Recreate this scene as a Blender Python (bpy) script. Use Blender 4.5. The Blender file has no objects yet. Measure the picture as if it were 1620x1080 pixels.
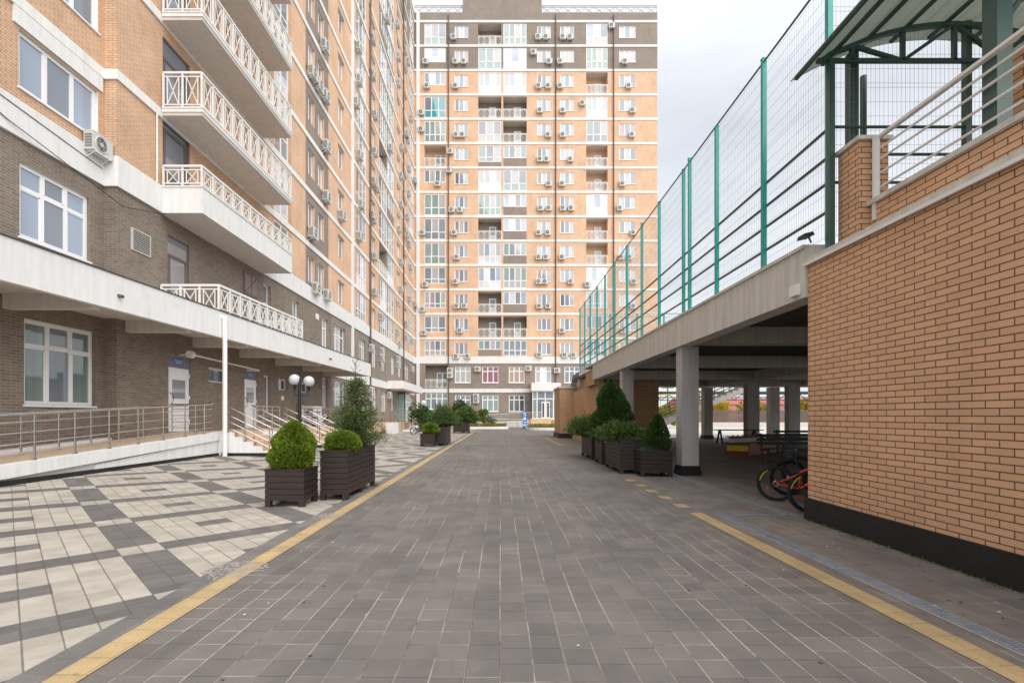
import bpy, math, random
from mathutils import Vector, Matrix
R = random.Random(7)
rad = math.radians
S = bpy.context.scene
COL = S.collection
# ---------------------------------------------------------------- camera
cd = bpy.data.cameras.new('camera'); cam = bpy.data.objects.new('camera', cd); COL.objects.link(cam)
cam.location = (0, 0, 1.5); cam.rotation_euler = (rad(90), 0, 0)
cd.sensor_width = 36; cd.lens = 783/1620*36; cd.shift_x = .0105; cd.shift_y = .0722
cd.clip_start = .05; cd.clip_end = 3000
S.camera = cam
# ---------------------------------------------------------------- sky
SUN_EL, SUN_ROT = rad(40), rad(146)
w = bpy.data.worlds.new('World'); S.world = w; w.use_nodes = True
nt = w.node_tree; N = nt.nodes; L = nt.links; N.clear()
sky = N.new('ShaderNodeTexSky'); sky.sky_type = 'NISHITA'; sky.sun_disc = False
sky.sun_elevation = SUN_EL; sky.sun_rotation = SUN_ROT; sky.dust_density = 2
tc = N.new('ShaderNodeTexCoord'); mp = N.new('ShaderNodeMapping'); mp.inputs['Scale'].default_value = (1, 1, 3.2)
no = N.new('ShaderNodeTexNoise'); no.inputs['Scale'].default_value = 1.7; no.inputs['Detail'].default_value = 6; no.inputs['Roughness'].default_value = .55
cr = N.new('ShaderNodeValToRGB'); e = cr.color_ramp.elements
e[0].position = .33; e[0].color = (3.7, 3.9, 4.2, 1); e[1].position = .68; e[1].color = (5.3, 5.4, 5.5, 1)
mx = N.new('ShaderNodeMix'); mx.data_type = 'RGBA'; mx.inputs[0].default_value = .88
bg = N.new('ShaderNodeBackground'); bg.inputs[1].default_value = .1
ow = N.new('ShaderNodeOutputWorld')
L.new(tc.outputs['Generated'], mp.inputs[0]); L.new(mp.outputs[0], no.inputs['Vector']); L.new(no.outputs[0], cr.inputs[0])
# an overcast sky is about three times as bright overhead as near the horizon
sz = N.new('ShaderNodeSeparateXYZ'); L.new(tc.outputs['Generated'], sz.inputs[0])
mr = N.new('ShaderNodeMapRange'); mr.interpolation_type = 'SMOOTHSTEP'; mr.inputs[1].default_value = .45; mr.inputs[2].default_value = .95; mr.inputs[3].default_value = 1; mr.inputs[4].default_value = 2.0
L.new(sz.outputs[2], mr.inputs[0]); vs = N.new('ShaderNodeVectorMath'); vs.operation = 'SCALE'; L.new(cr.outputs[0], vs.inputs[0]); L.new(mr.outputs[0], vs.inputs['Scale'])
L.new(sky.outputs[0], mx.inputs[6]); L.new(vs.outputs[0], mx.inputs[7]); L.new(mx.outputs[2], bg.inputs[0]); L.new(bg.outputs[0], ow.inputs[0])
# ---------------------------------------------------------------- sun (overcast, soft)
sd = bpy.data.lights.new('sun', 'SUN'); sd.energy = 1.5; sd.angle = rad(70); sd.color = (1, .965, .92)
so = bpy.data.objects.new('sun', sd); COL.objects.link(so)
_d = Vector((math.sin(SUN_ROT)*math.cos(SUN_EL), math.cos(SUN_ROT)*math.cos(SUN_EL), math.sin(SUN_EL)))
so.rotation_euler = _d.to_track_quat('Z', 'Y').to_euler()
S.view_settings.view_transform = 'Standard'; S.view_settings.look = 'None'; S.view_settings.gamma = 1
S.view_settings.exposure = 1.0
S.cycles.max_bounces = 6; S.cycles.diffuse_bounces = 4; S.cycles.transparent_max_bounces = 16
# ---------------------------------------------------------------- materials
MATS = {}
class NB:
    def __init__(s, name):
        s.m = bpy.data.materials.new(name); s.m.use_nodes = True; s.nt = s.m.node_tree
        s.b = s.nt.nodes['Principled BSDF']; MATS[name] = s.m
    def n(s, t, **k):
        x = s.nt.nodes.new('ShaderNode'+t)
        for a, v in k.items(): setattr(x, a, v)
        return x
    def l(s, a, b): s.nt.links.new(a, b)
    def math(s, op, a, b=None, c=None):
        x = s.n('Math', operation=op)
        for i, v in enumerate((a, b, c)):
            if v is None: continue
            if isinstance(v, (int, float)): x.inputs[i].default_value = v
            else: s.l(v, x.inputs[i])
        return x.outputs[0]
    def mix(s, f, a, b, mode='MIX'):
        x = s.n('Mix', data_type='RGBA', blend_type=mode)
        for i, v in ((0, f), (6, a), (7, b)):
            if isinstance(v, (int, float)): x.inputs[i].default_value = v
            elif isinstance(v, tuple): x.inputs[i].default_value = (*v, 1)
            else: s.l(v, x.inputs[i])
        return x.outputs[2]
    def noise(s, scale, detail=4, vec=None, rough=.6):
        x = s.n('TexNoise'); x.inputs['Scale'].default_value = scale; x.inputs['Detail'].default_value = detail; x.inputs['Roughness'].default_value = rough
        s.l(vec if vec is not None else s.pos(), x.inputs['Vector']); return x.outputs[0]
    def ramp(s, v, p0, p1, c0=(0, 0, 0), c1=(1, 1, 1)):
        x = s.n('ValToRGB'); e = x.color_ramp.elements
        e[0].position = p0; e[1].position = p1; e[0].color = (*c0, 1); e[1].color = (*c1, 1); s.l(v, x.inputs[0]); return x.outputs[0]
    def pos(s):
        if not hasattr(s, '_p'): s._p = s.n('NewGeometry')
        return s._p.outputs['Position']
    def col(s, c):
        if isinstance(c, tuple): s.b.inputs['Base Color'].default_value = (*c, 1)
        else: s.l(c, s.b.inputs['Base Color'])
    def bump(s, h, dist=.01, st=.5):
        x = s.n('Bump'); x.inputs['Distance'].default_value = dist; x.inputs['Strength'].default_value = st
        s.l(h, x.inputs['Height']); s.l(x.outputs[0], s.b.inputs['Normal'])
    def set(s, rough=.8, metal=0, spec=.5):
        s.b.inputs['Roughness'].default_value = rough; s.b.inputs['Metallic'].default_value = metal; s.b.inputs['Specular IOR Level'].default_value = spec
def plain(name, c, rough=.7, metal=0, var=.12, scale=3, spec=.4, streak=False):
    k = NB(name); k.set(rough, metal, spec)
    if streak:
        mp = k.n('Mapping'); mp.inputs['Scale'].default_value = (6, 6, .5); k.l(k.pos(), mp.inputs[0])
        f = k.noise(scale, 5, mp.outputs[0])
    else: f = k.noise(scale, 5)
    f2 = k.ramp(f, .3, .7)
    k.col(k.mix(f2, tuple(v*(1-var) for v in c), tuple(min(1, v*(1+var)) for v in c)))
    return k
def uvn(k):
    """wall coordinates: along the wall, up"""
    g = k.n('NewGeometry'); sx = k.n('SeparateXYZ'); k.l(g.outputs['Position'], sx.inputs[0])
    sn = k.n('SeparateXYZ'); k.l(g.outputs['Normal'], sn.inputs[0])
    isx = k.math('GREATER_THAN', k.math('ABSOLUTE', sn.outputs[0]), .5)
    u = k.math('ADD', k.math('MULTIPLY', isx, sx.outputs[1]), k.math('MULTIPLY', k.math('SUBTRACT', 1, isx), sx.outputs[0]))
    cb = k.n('CombineXYZ'); k.l(u, cb.inputs[0]); k.l(sx.outputs[2], cb.inputs[1]); return cb.outputs[0]
def brick(name, c1, c2, mortar, w=.26, h=.075, ms=.006, bump=.6, dirt=.15):
    k = NB(name); k.set(.85, 0, .3); v = uvn(k)
    t = k.n('TexBrick'); t.offset = .5; t.inputs['Scale'].default_value = 1
    for a, b in (('Color1', c1), ('Color2', c2), ('Mortar', mortar)): t.inputs[a].default_value = (*b, 1)
    t.inputs['Brick Width'].default_value = w; t.inputs['Row Height'].default_value = h
    t.inputs['Mortar Size'].default_value = ms; t.inputs['Mortar Smooth'].default_value = .15; t.inputs['Bias'].default_value = -.1
    k.l(v, t.inputs['Vector'])
    f = k.ramp(k.noise(.6, 6), .3, .75, (1-dirt,)*3, (1+dirt*.5,)*3)
    f2 = k.ramp(k.noise(60, 3), .3, .7, (.9,)*3, (1.06,)*3)
    mpb = k.n('Mapping'); mpb.inputs['Scale'].default_value = (1.6, 1.6, .5); k.l(k.pos(), mpb.inputs[0])
    f2 = k.mix(1, f2, k.ramp(k.noise(1.5, 8, mpb.outputs[0], .7), .28, .5, (1-dirt*1.1,)*3, (1,)*3), 'MULTIPLY')
    k.col(k.mix(1, k.mix(1, t.outputs[0], f, 'MULTIPLY'), f2, 'MULTIPLY'))
    if bump: k.bump(k.math('SUBTRACT', 1, t.outputs[1]), .006, bump)
    return k
brick('brick_orange', (.76, .49, .32), (.69, .45, .30), (.62, .47, .35), ms=.006, bump=.2)
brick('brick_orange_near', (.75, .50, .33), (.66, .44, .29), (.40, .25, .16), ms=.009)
brick('brick_brown', (.30, .245, .21), (.26, .215, .18), (.34, .29, .25), bump=.2)
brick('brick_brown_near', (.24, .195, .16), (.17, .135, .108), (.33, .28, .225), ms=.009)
brick('brick_tan', (.74, .445, .27), (.65, .385, .23), (.15, .09, .055), h=.0712, dirt=.09, ms=.006, bump=.8)
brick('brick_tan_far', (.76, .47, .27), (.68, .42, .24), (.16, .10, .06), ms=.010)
def render_mat(name, c, rough=.9, var=.06, scale=1):
    k = plain(name, c, rough, var=var, scale=scale, streak=True)
    base = k.b.inputs['Base Color'].links[0].from_socket
    mp = k.n('Mapping'); mp.inputs['Scale'].default_value = (2.2, 2.2, .35); k.l(k.pos(), mp.inputs[0])
    d = k.math('MULTIPLY', k.ramp(k.noise(2.4, 8, mp.outputs[0], .7), .52, .72), .30)     # rain streaks
    d2 = k.math('MULTIPLY', k.ramp(k.noise(1.1, 8, rough=.75), .56, .66), .18)            # patches
    c1 = k.mix(d, base, tuple(v*.55 for v in c)); k.col(k.mix(d2, c1, (c[0]*.62, c[1]*.58, c[2]*.52))); k.bump(k.noise(25, 4), .004, .25)
    return k
render_mat('white_render', (.74, .735, .72), rough=.9, var=.06, scale=1.2)
render_mat('cream_band', (.76, .745, .715), rough=.9, var=.07, scale=1.2)
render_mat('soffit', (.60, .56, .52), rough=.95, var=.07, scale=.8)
render_mat('concrete', (.60, .57, .515), rough=.9, var=.13, scale=1.1)
render_mat('column_paint', (.48, .45, .44), rough=.8, var=.08, scale=1.5)
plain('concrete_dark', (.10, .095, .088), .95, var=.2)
plain('concrete_pale', (.52, .50, .46), .95, var=.1)
plain('pvc', (.80, .80, .80), .35, var=.03, scale=.7)
plain('white_metal', (.78, .78, .76), .45, var=.05)
plain('cream_metal', (.76, .75, .72), .5, var=.06)
plain('brown_metal', (.13, .085, .07), .5, var=.1)
plain('door_brown', (.15, .105, .105), .45, var=.08)
plain('door_blue_grey', (.17, .17, .22), .5, var=.05)
plain('steel', (.50, .475, .45), .2, metal=1, var=.05)
plain('teal_paint', (.0, .29, .25), .4, var=.1, spec=.6)
plain('green_paint', (.035, .085, .072), .4, var=.15, spec=.6)
plain('wire', (.24, .28, .30), .5, var=.05)
plain('rail_brown', (.13, .115, .085), .55, var=.2)
plain('black_plinth', (.012, .011, .012), .55, var=.3, spec=.5)
plain('black_metal', (.015, .017, .022), .45, var=.1)
plain('rubber', (.012, .012, .012), .8, var=.2)
plain('red_paint', (.55, .028, .018), .3, var=.05, spec=.6)
plain('yellow_mark', (.75, .60, .03), .5)
plain('ac_body', (.56, .56, .53), .5, var=.06)
plain('ac_dark', (.05, .05, .05), .6)
plain('soil', (.06, .04, .03), 1)
plain('globe', (.54, .55, .57), .3, var=.02)
plain('grate_blue', (.24, .27, .31), .5, metal=.3, var=.25, scale=8)
plain('roof_tin', (.055, .045, .05), .5)
plain('tile_beige', (.60, .44, .30), .5, var=.12, scale=4)
plain('sign_blue', (.03, .16, .45), .4)
plain('sign_pale', (.55, .68, .85), .4)
plain('teal_glass', (.25, .36, .36), .1, spec=.8)
plain('bark', (.12, .08, .055), .95)
plain('orange_paint', (.28, .07, .015), .5); plain('toy_red', (.30, .03, .025), .5); plain('toy_white', (.7, .68, .64), .6); plain('purple', (.30, .03, .25), .5)
plain('fence_brown', (.12, .09, .08), .6, var=.15)
plain('roof_red', (.42, .12, .09), .7); plain('wall_pink', (.5, .22, .19), .8); plain('stone_grey', (.42, .40, .38), .9)
plain('grout_pale', (.36, .33, .29), .95, var=.25, scale=9)
# translucent roof sheet
k = NB('polycarbonate'); k.set(.35, 0, .5); k.col((.46, .48, .44))
tr = k.n('BsdfTranslucent'); tr.inputs[0].default_value = (.50, .53, .48, 1); ms = k.n('MixShader'); ms.inputs[0].default_value = .6
k.l(k.b.outputs[0], ms.inputs[1]); k.l(tr.outputs[0], ms.inputs[2]); k.l(ms.outputs[0], k.nt.nodes['Material Output'].inputs[0])
# stair tiles: beige with terracotta ones
k = NB('stair_tile'); k.set(.55); v = uvn(k)
vm = k.n('VectorMath', operation='SCALE'); vm.inputs['Scale'].default_value = 1/.15; k.l(v, vm.inputs[0])
fl = k.n('VectorMath', operation='FLOOR'); k.l(vm.outputs[0], fl.inputs[0]); wn = k.n('TexWhiteNoise'); k.l(fl.outputs[0], wn.inputs[0])
k.col(k.mix(k.math('GREATER_THAN', wn.outputs[0], .78), k.mix(wn.outputs[0], (.52, .38, .26), (.64, .50, .36)), (.42, .20, .12)))
# window glass with what shows behind it
def glass(name, c, stripe=0, dark=.0):
    k = NB(name); k.set(.04, 0, .9)
    k.b.inputs['Coat Weight'].default_value = .6; k.b.inputs['Coat Roughness'].default_value = .02
    if stripe:
        wv = k.n('TexWave'); wv.inputs['Scale'].default_value = 3.5; wv.inputs['Distortion'].default_value = 2.5
        mp = k.n('Mapping'); mp.inputs['Scale'].default_value = (1, 1, .05); k.l(k.pos(), mp.inputs[0]); k.l(mp.outputs[0], wv.inputs[0])
        f = wv.outputs[1]
        k.col(k.mix(f, tuple(v*.6 for v in c), c))
    else:
        k.col(k.mix(k.ramp(k.noise(.35, 1), .35, .65), tuple(v*.85 for v in c), tuple(v*1.12 for v in c)))
glass('glass_dark', (.10, .11, .13)); glass('glass_mid', (.20, .23, .27)); glass('glass_curtain', (.50, .50, .50), 1)
glass('glass_pink', (.42, .33, .37), 1); glass('glass_teal', (.28, .38, .37), 1); glass('glass_sky', (.32, .38, .48)); glass('glass_turq', (.05, .34, .40), 1)
glass('glass_white', (.66, .68, .71)); glass('glass_magenta', (.33, .10, .16), 1); glass('glass_peach', (.50, .36, .28), 1)
# wood slats planter
k = NB('planter_wood'); k.set(.5, 0, .4)
mp = k.n('Mapping'); mp.inputs['Scale'].default_value = (3, 3, 40); k.l(k.pos(), mp.inputs[0])
k.col(k.mix(k.ramp(k.noise(2, 5, mp.outputs[0]), .3, .7), (.022, .015, .0135), (.050, .034, .030)))
# foliage
def leaf(name, c1, c2, sc=6):
    k = NB(name); k.set(.6, 0, .25)
    oi = k.n('NewGeometry'); f = k.ramp(k.noise(sc, 3), .35, .65)
    f = k.math('ADD', k.math('MULTIPLY', f, .65), k.math('MULTIPLY', oi.outputs['Random Per Island'], .35))
    c = k.mix(f, c1, c2)
    k.col(c)
    tr = k.n('BsdfTranslucent'); k.l(c, tr.inputs[0]); ms = k.n('MixShader'); ms.inputs[0].default_value = .3
    k.l(k.b.outputs[0], ms.inputs[1]); k.l(tr.outputs[0], ms.inputs[2]); k.l(ms.outputs[0], k.nt.nodes['Material Output'].inputs[0])
leaf('leaf_bright', (.11, .19, .015), (.27, .39, .045)); leaf('leaf_box', (.10, .17, .02), (.24, .34, .05))
leaf('leaf_dark', (.03, .065, .018), (.08, .15, .035)); leaf('leaf_juniper', (.055, .10, .025), (.15, .23, .06)); leaf('leaf_blue', (.06, .10, .055), (.16, .21, .12))
leaf('leaf_loose', (.08, .125, .04), (.18, .23, .085)); leaf('leaf_yellow', (.35, .25, .02), (.60, .45, .05)); leaf('leaf_rust', (.12, .09, .02), (.22, .16, .04))
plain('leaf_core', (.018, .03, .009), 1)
# paving
def grid(k, a, size, off=0.):
    """distance to the nearest joint, 0..0.5 tiles"""
    f = k.math('FRACT', k.math('ADD', k.math('DIVIDE', a, size), off))
    return k.math('MINIMUM', f, k.math('SUBTRACT', 1, f))
def tiles(name, c1, c2, light=(.47, .43, .37), paint=False):
    k = NB(name); k.set(.68, 0, .35); sx = k.n('SeparateXYZ'); k.l(k.pos(), sx.inputs[0]); x, y = sx.outputs[0], sx.outputs[1]
    # the joints wander a little
    wob = k.math('MULTIPLY', k.math('SUBTRACT', k.noise(.7, 2), .5), .018)
    x = k.math('ADD', k.math('ADD', x, wob), .01)
    y = k.math('ADD', y, k.math('MULTIPLY', wob, .8))
    col = k.math('FLOOR', k.math('DIVIDE', x, .2))
    cn = k.n('TexWhiteNoise', noise_dimensions='1D'); k.l(k.math('FLOOR', k.math('DIVIDE', col, 5)), cn.inputs['W'])
    y = k.math('ADD', y, k.math('MULTIPLY', k.math('SUBTRACT', cn.outputs[0], .5), .12))
    jx = grid(k, x, .2); jy = grid(k, y, .2)
    row = k.math('FLOOR', k.math('DIVIDE', y, .2))
    cb = k.n('CombineXYZ'); k.l(col, cb.inputs[0]); k.l(row, cb.inputs[1]); wn = k.n('TexWhiteNoise'); k.l(cb.outputs[0], wn.inputs[0])
    c = k.mix(wn.outputs[0], c1, c2)
    c = k.mix(1, c, k.ramp(k.noise(.35, 5), .3, .7, (.80, .80, .80), (1.14, 1.12, 1.09)), 'MULTIPLY')
    c = k.mix(1, c, k.ramp(k.noise(3.1, 6), .3, .75, (.88,)*3, (1.14, 1.12, 1.09)), 'MULTIPLY')
    c = k.mix(1, c, k.ramp(k.noise(1.3, 8, rough=.75), .26, .40, (.72, .71, .70), (1, 1, 1)), 'MULTIPLY')
    c = k.mix(k.math('MULTIPLY', k.ramp(k.noise(2.3, 8, rough=.8), .60, .74), .35), c, (.36, .33, .29))
    c = k.mix(1, c, k.ramp(k.noise(140, 2), .3, .7, (.82,)*3, (1.15,)*3), 'MULTIPLY')
    # darker, smoother bands where cars and feet pass
    mpt = k.n('Mapping'); mpt.inputs['Scale'].default_value = (1.6, .05, 1); k.l(k.pos(), mpt.inputs[0])
    c = k.mix(1, c, k.ramp(k.noise(1.0, 4, mpt.outputs[0]), .35, .65, (.88, .88, .89), (1.08, 1.07, 1.06)), 'MULTIPLY')
    # joints, sandy in places and dark in others, each edge different
    cb2 = k.n('CombineXYZ'); k.l(col, cb2.inputs[0]); k.l(k.math('FLOOR', k.math('DIVIDE', y, .9)), cb2.inputs[1]); w2 = k.n('TexWhiteNoise'); k.l(cb2.outputs[0], w2.inputs[0])
    lx = k.math('LESS_THAN', jx, k.math('ADD', .009, k.math('MULTIPLY', k.noise(9, 3), .024)))
    ly = k.math('LESS_THAN', jy, k.math('ADD', .006, k.math('MULTIPLY', k.noise(7, 3), .028)))
    sand = k.math('MULTIPLY', k.ramp(k.noise(.7, 5), .36, .56), k.ramp(k.noise(6, 4), .32, .46))
    if paint: sand = k.math('MULTIPLY', sand, .4)
    jcx = k.mix(k.math('MULTIPLY', sand, k.math('GREATER_THAN', w2.outputs[0], .15)), (.06, .053, .048), light)
    jcy = k.mix(k.math('MULTIPLY', sand, k.math('GREATER_THAN', wn.outputs[0], .55)), (.075, .068, .06), light)
    if paint: c = k.mix(k.ramp(k.noise(6, 8, rough=.8), .56, .68), c, (.20, .165, .12))
    c = k.mix(k.math('MULTIPLY', ly, .75 if not paint else .5), c, jcy); c = k.mix(k.math('MULTIPLY', lx, .8 if not paint else .4), c, jcx)
    k.col(c)
    k.bump(k.math('ADD', k.math('SUBTRACT', 1, k.math('MAXIMUM', lx, ly)), k.math('MULTIPLY', k.noise(90, 3), .5)), .004, .5)
tiles('road_tiles', (.150, .137, .128), (.188, .171, .159))
tiles('border_tiles', (.17, .16, .155), (.20, .19, .183))
tiles('yellow_tiles', (.48, .355, .185), (.54, .40, .21), paint=True)
tiles('yellow_worn', (.40, .295, .155), (.46, .345, .18), paint=True)
k = NB('plaza_tiles'); k.set(.7, 0, .35); sx = k.n('SeparateXYZ'); k.l(k.pos(), sx.inputs[0]); x, y = sx.outputs[0], sx.outputs[1]
r2 = math.sqrt(.5)
u = k.math('MULTIPLY', k.math('SUBTRACT', y, x), r2); v = k.math('MULTIPLY', k.math('ADD', y, x), r2)
def per(a, off, half):
    f = k.math('FRACT', k.math('DIVIDE', k.math('ADD', k.math('SUBTRACT', a, off), 1), 2))   # centre at .5
    return k.math('LESS_THAN', k.math('ABSOLUTE', k.math('SUBTRACT', f, .5)), half/2)
st = per(u, 4.8, .2); cl = per(v, 1.07, .2); du = per(u, 5.8, .17); dv = per(v, 2.07, .21)
g = k.math('MAXIMUM', k.math('ABSOLUTE', k.math('SUBTRACT', st, cl)), k.math('MULTIPLY', du, dv))
cb = k.n('CombineXYZ'); k.l(k.math('FLOOR', k.math('DIVIDE', k.math('SUBTRACT', v, .07), .2)), cb.inputs[0]); k.l(k.math('FLOOR', k.math('DIVIDE', u, .2)), cb.inputs[1]); wn = k.n('TexWhiteNoise'); k.l(cb.outputs[0], wn.inputs[0])
lightc = k.mix(wn.outputs[0], (.40, .365, .31), (.49, .45, .39)); greyc = k.mix(wn.outputs[0], (.135, .125, .12), (.175, .163, .155))
c = k.mix(g, lightc, greyc)
c = k.mix(1, c, k.ramp(k.noise(.5, 5), .3, .7, (.85,)*3, (1.08, 1.07, 1.05)), 'MULTIPLY')
c = k.mix(1, c, k.ramp(k.noise(4, 6, rough=.7), .28, .6, (.84, .82, .80), (1.04,)*3), 'MULTIPLY')
c = k.mix(1, c, k.ramp(k.noise(140, 2), .3, .7, (.9,)*3, (1.06,)*3), 'MULTIPLY')
jv = grid(k, k.math('SUBTRACT', v, .07), .2); ju = grid(k, k.math('ADD', u, .0), .2)
lv = k.math('LESS_THAN', jv, k.math('ADD', .006, k.math('MULTIPLY', k.noise(5, 4), .045))); lu = k.math('LESS_THAN', ju, k.math('MULTIPLY', k.noise(6, 3), .04))
c = k.mix(k.math('MULTIPLY', lu, k.mix(g, (.35,)*3, (.6,)*3)), c, k.mix(g, (.20, .18, .15), (.30, .28, .25))); c = k.mix(k.math('MULTIPLY', lv, .72), c, (.10, .088, .07))
k.col(c); k.bump(k.math('SUBTRACT', 1, k.math('MAXIMUM', lv, k.math('MULTIPLY', lu, .5))), .004, .5)
# ---------------------------------------------------------------- mesh builder
def CX(x, Y): return (x-793)/783*Y
def CZ(y, Y): return 1.5+(657-y)/783*Y
class MB:
    def __init__(s): s.v = []; s.f = []; s.mi = []; s.ms = []
    def m(s, name):
        if name not in s.ms: s.ms.append(name)
        return s.ms.index(name)
    def poly(s, pts, m):
        b = len(s.v); s.v += [tuple(p) for p in pts]; s.f.append(tuple(range(b, b+len(pts)))); s.mi.append(s.m(m))
    def hexa(s, p, m):      # 8 pts: bottom 4 ccw, top 4 ccw
        b = len(s.v); s.v += [tuple(q) for q in p]; k = s.m(m)
        for q in ((3, 2, 1, 0), (4, 5, 6, 7), (0, 1, 5, 4), (1, 2, 6, 5), (2, 3, 7, 6), (3, 0, 4, 7)):
            s.f.append(tuple(b+i for i in q)); s.mi.append(k)
    def box(s, x0, x1, y0, y1, z0, z1, m):
        s.hexa([(x0, y0, z0), (x1, y0, z0), (x1, y1, z0), (x0, y1, z0), (x0, y0, z1), (x1, y0, z1), (x1, y1, z1), (x0, y1, z1)], m)
    def prism(s, pts, z0, z1, m):   # footprint ccw
        n = len(pts); b = len(s.v); s.v += [(x, y, z0) for x, y in pts]+[(x, y, z1) for x, y in pts]; k = s.m(m)
        s.f.append(tuple(b+i for i in reversed(range(n)))); s.f.append(tuple(b+n+i for i in range(n))); s.mi += [k, k]
        for i in range(n):
            j = (i+1) % n; s.f.append((b+i, b+j, b+n+j, b+n+i)); s.mi.append(k)
    def bar(s, p, q, a, m, b_=None, up=(0, 0, 1)):   # rectangular bar between two points
        b_ = b_ or a; p, q = Vector(p), Vector(q); d = (q-p)
        if d.length < 1e-6: return
        d.normalize(); u = Vector(up)
        if abs(d.dot(u)) > .98: u = Vector((0, 1, 0))
        sx = d.cross(u).normalized(); uz = sx.cross(d).normalized()
        c = [(-a/2, -b_/2), (a/2, -b_/2), (a/2, b_/2), (-a/2, b_/2)]
        s.hexa([p+sx*i+uz*j for i, j in c]+[q+sx*i+uz*j for i, j in c], m)
    def tube(s, pts, r, m, n=8, cap=True):
        pts = [Vector(p) for p in pts]; rs = r if isinstance(r, (list, tuple)) else [r]*len(pts); k = s.m(m); b = len(s.v)
        for i, p in enumerate(pts):
            d = (pts[min(i+1, len(pts)-1)]-pts[max(i-1, 0)]).normalized()
            u = Vector((0, 0, 1)) if abs(d.z) < .9 else Vector((1, 0, 0))
            a = d.cross(u).normalized(); c = d.cross(a).normalized()
            for j in range(n):
                t = 2*math.pi*j/n; s.v.append(tuple(p+(a*math.cos(t)+c*math.sin(t))*rs[i]))
        for i in range(len(pts)-1):
            for j in range(n):
                j2 = (j+1) % n; s.f.append((b+i*n+j, b+i*n+j2, b+(i+1)*n+j2, b+(i+1)*n+j)); s.mi.append(k)
        if cap:
            s.f.append(tuple(b+j for j in reversed(range(n)))); s.f.append(tuple(b+(len(pts)-1)*n+j for j in range(n))); s.mi += [k, k]
    def ring(s, c, r, t, m, ax='y', n=28, k=6, a0=0, a1=360, flat=1):   # torus (or arc)
        pts = []; c = Vector(c); full = (a1-a0) >= 360
        b = len(s.v); mi = s.m(m); cnt = n if full else n+1
        for i in range(cnt):
            A = rad(a0+(a1-a0)*i/n)
            for j in range(k):
                B = 2*math.pi*j/k; rr = r+t*math.cos(B); h = t*flat*math.sin(B)
                p = {'y': (rr*math.cos(A), h, rr*math.sin(A)), 'z': (rr*math.cos(A), rr*math.sin(A), h), 'x': (h, rr*math.cos(A), rr*math.sin(A))}[ax]
                s.v.append(tuple(c+Vector(p)))
        for i in range(n):
            i2 = (i+1) % cnt
            for j in range(k):
                j2 = (j+1) % k; s.f.append((b+i*k+j, b+i2*k+j, b+i2*k+j2, b+i*k+j2)); s.mi.append(mi)
    def ball(s, c, rx, ry, rz, m, n=20, k=12, lump=0):
        b = len(s.v); mi = s.m(m); cx, cy, cz = c
        for i in range(k+1):
            th = math.pi*i/k
            for j in range(n):
                ph = 2*math.pi*j/n; q = 1+(lump*(R.random()-.5) if 0 < i < k else 0)
                s.v.append((cx+rx*q*math.sin(th)*math.cos(ph), cy+ry*q*math.sin(th)*math.sin(ph), cz+rz*q*math.cos(th)))
        for i in range(k):
            for j in range(n):
                j2 = (j+1) % n; s.f.append((b+i*n+j, b+(i+1)*n+j, b+(i+1)*n+j2, b+i*n+j2)); s.mi.append(mi)
    def mesh(s, name, origin=(0, 0, 0), smooth=False):
        me = bpy.data.meshes.new(name); o = origin
        me.from_pydata([(x-o[0], y-o[1], z-o[2]) for x, y, z in s.v], [], s.f)
        for q in s.ms: me.materials.append(MATS[q])
        me.polygons.foreach_set('material_index', s.mi)
        if smooth: me.polygons.foreach_set('use_smooth', [True]*len(s.f))
        me.update(); return me
    def build(s, name, parent=None, origin=None, smooth=False, loc=None):
        o0 = origin if origin is not None else (tuple(parent.matrix_world.translation) if parent is not None and False else None)
        if o0 is None: o0 = parent['_o'] if parent is not None and '_o' in parent else (0, 0, 0)
        o = bpy.data.objects.new(name, s.mesh(name, o0, smooth)); COL.objects.link(o); o['_o'] = tuple(o0)
        if parent is not None: o.parent = parent
        if loc is not None: o.location = loc
        return o
def tag(o, label=None, cat=None, group=None, kind=None):
    if label: o['label'] = label
    if cat: o['category'] = cat
    if group: o['group'] = group
    if kind: o['kind'] = kind
    return o
def thing(name, label, cat, loc=(0, 0, 0), rz=0, group=None, local=False):
    """Empty at the thing's base; parts built in world coordinates unless local"""
    o = bpy.data.objects.new(name, None); COL.objects.link(o); o.location = loc; o.rotation_euler = (0, 0, rz); o.empty_display_size = .2
    if not local: o['_o'] = tuple(loc)
    return tag(o, label, cat, group)
def solo(mb, name, label, cat, loc=(0, 0, 0), group=None, kind=None, smooth=False):
    o = mb.build(name, None, origin=loc, smooth=smooth); o.location = loc
    return tag(o, label, cat, group, kind)
def link(me, name, parent, loc=(0, 0, 0), rz=0):
    o = bpy.data.objects.new(name, me); COL.objects.link(o); o.parent = parent; o.location = loc; o.rotation_euler = (0, 0, rz); return o
def dup(o, loc, rz=None, label=None):
    c = o.copy(); COL.objects.link(c); c.location = loc
    if rz is not None: c.rotation_euler = (0, 0, rz)
    if label: c['label'] = label
    for ch in o.children:
        d = ch.copy(); COL.objects.link(d); d.parent = c
        for g in ch.children:
            h = g.copy(); COL.objects.link(h); h.parent = d
    return c
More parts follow.
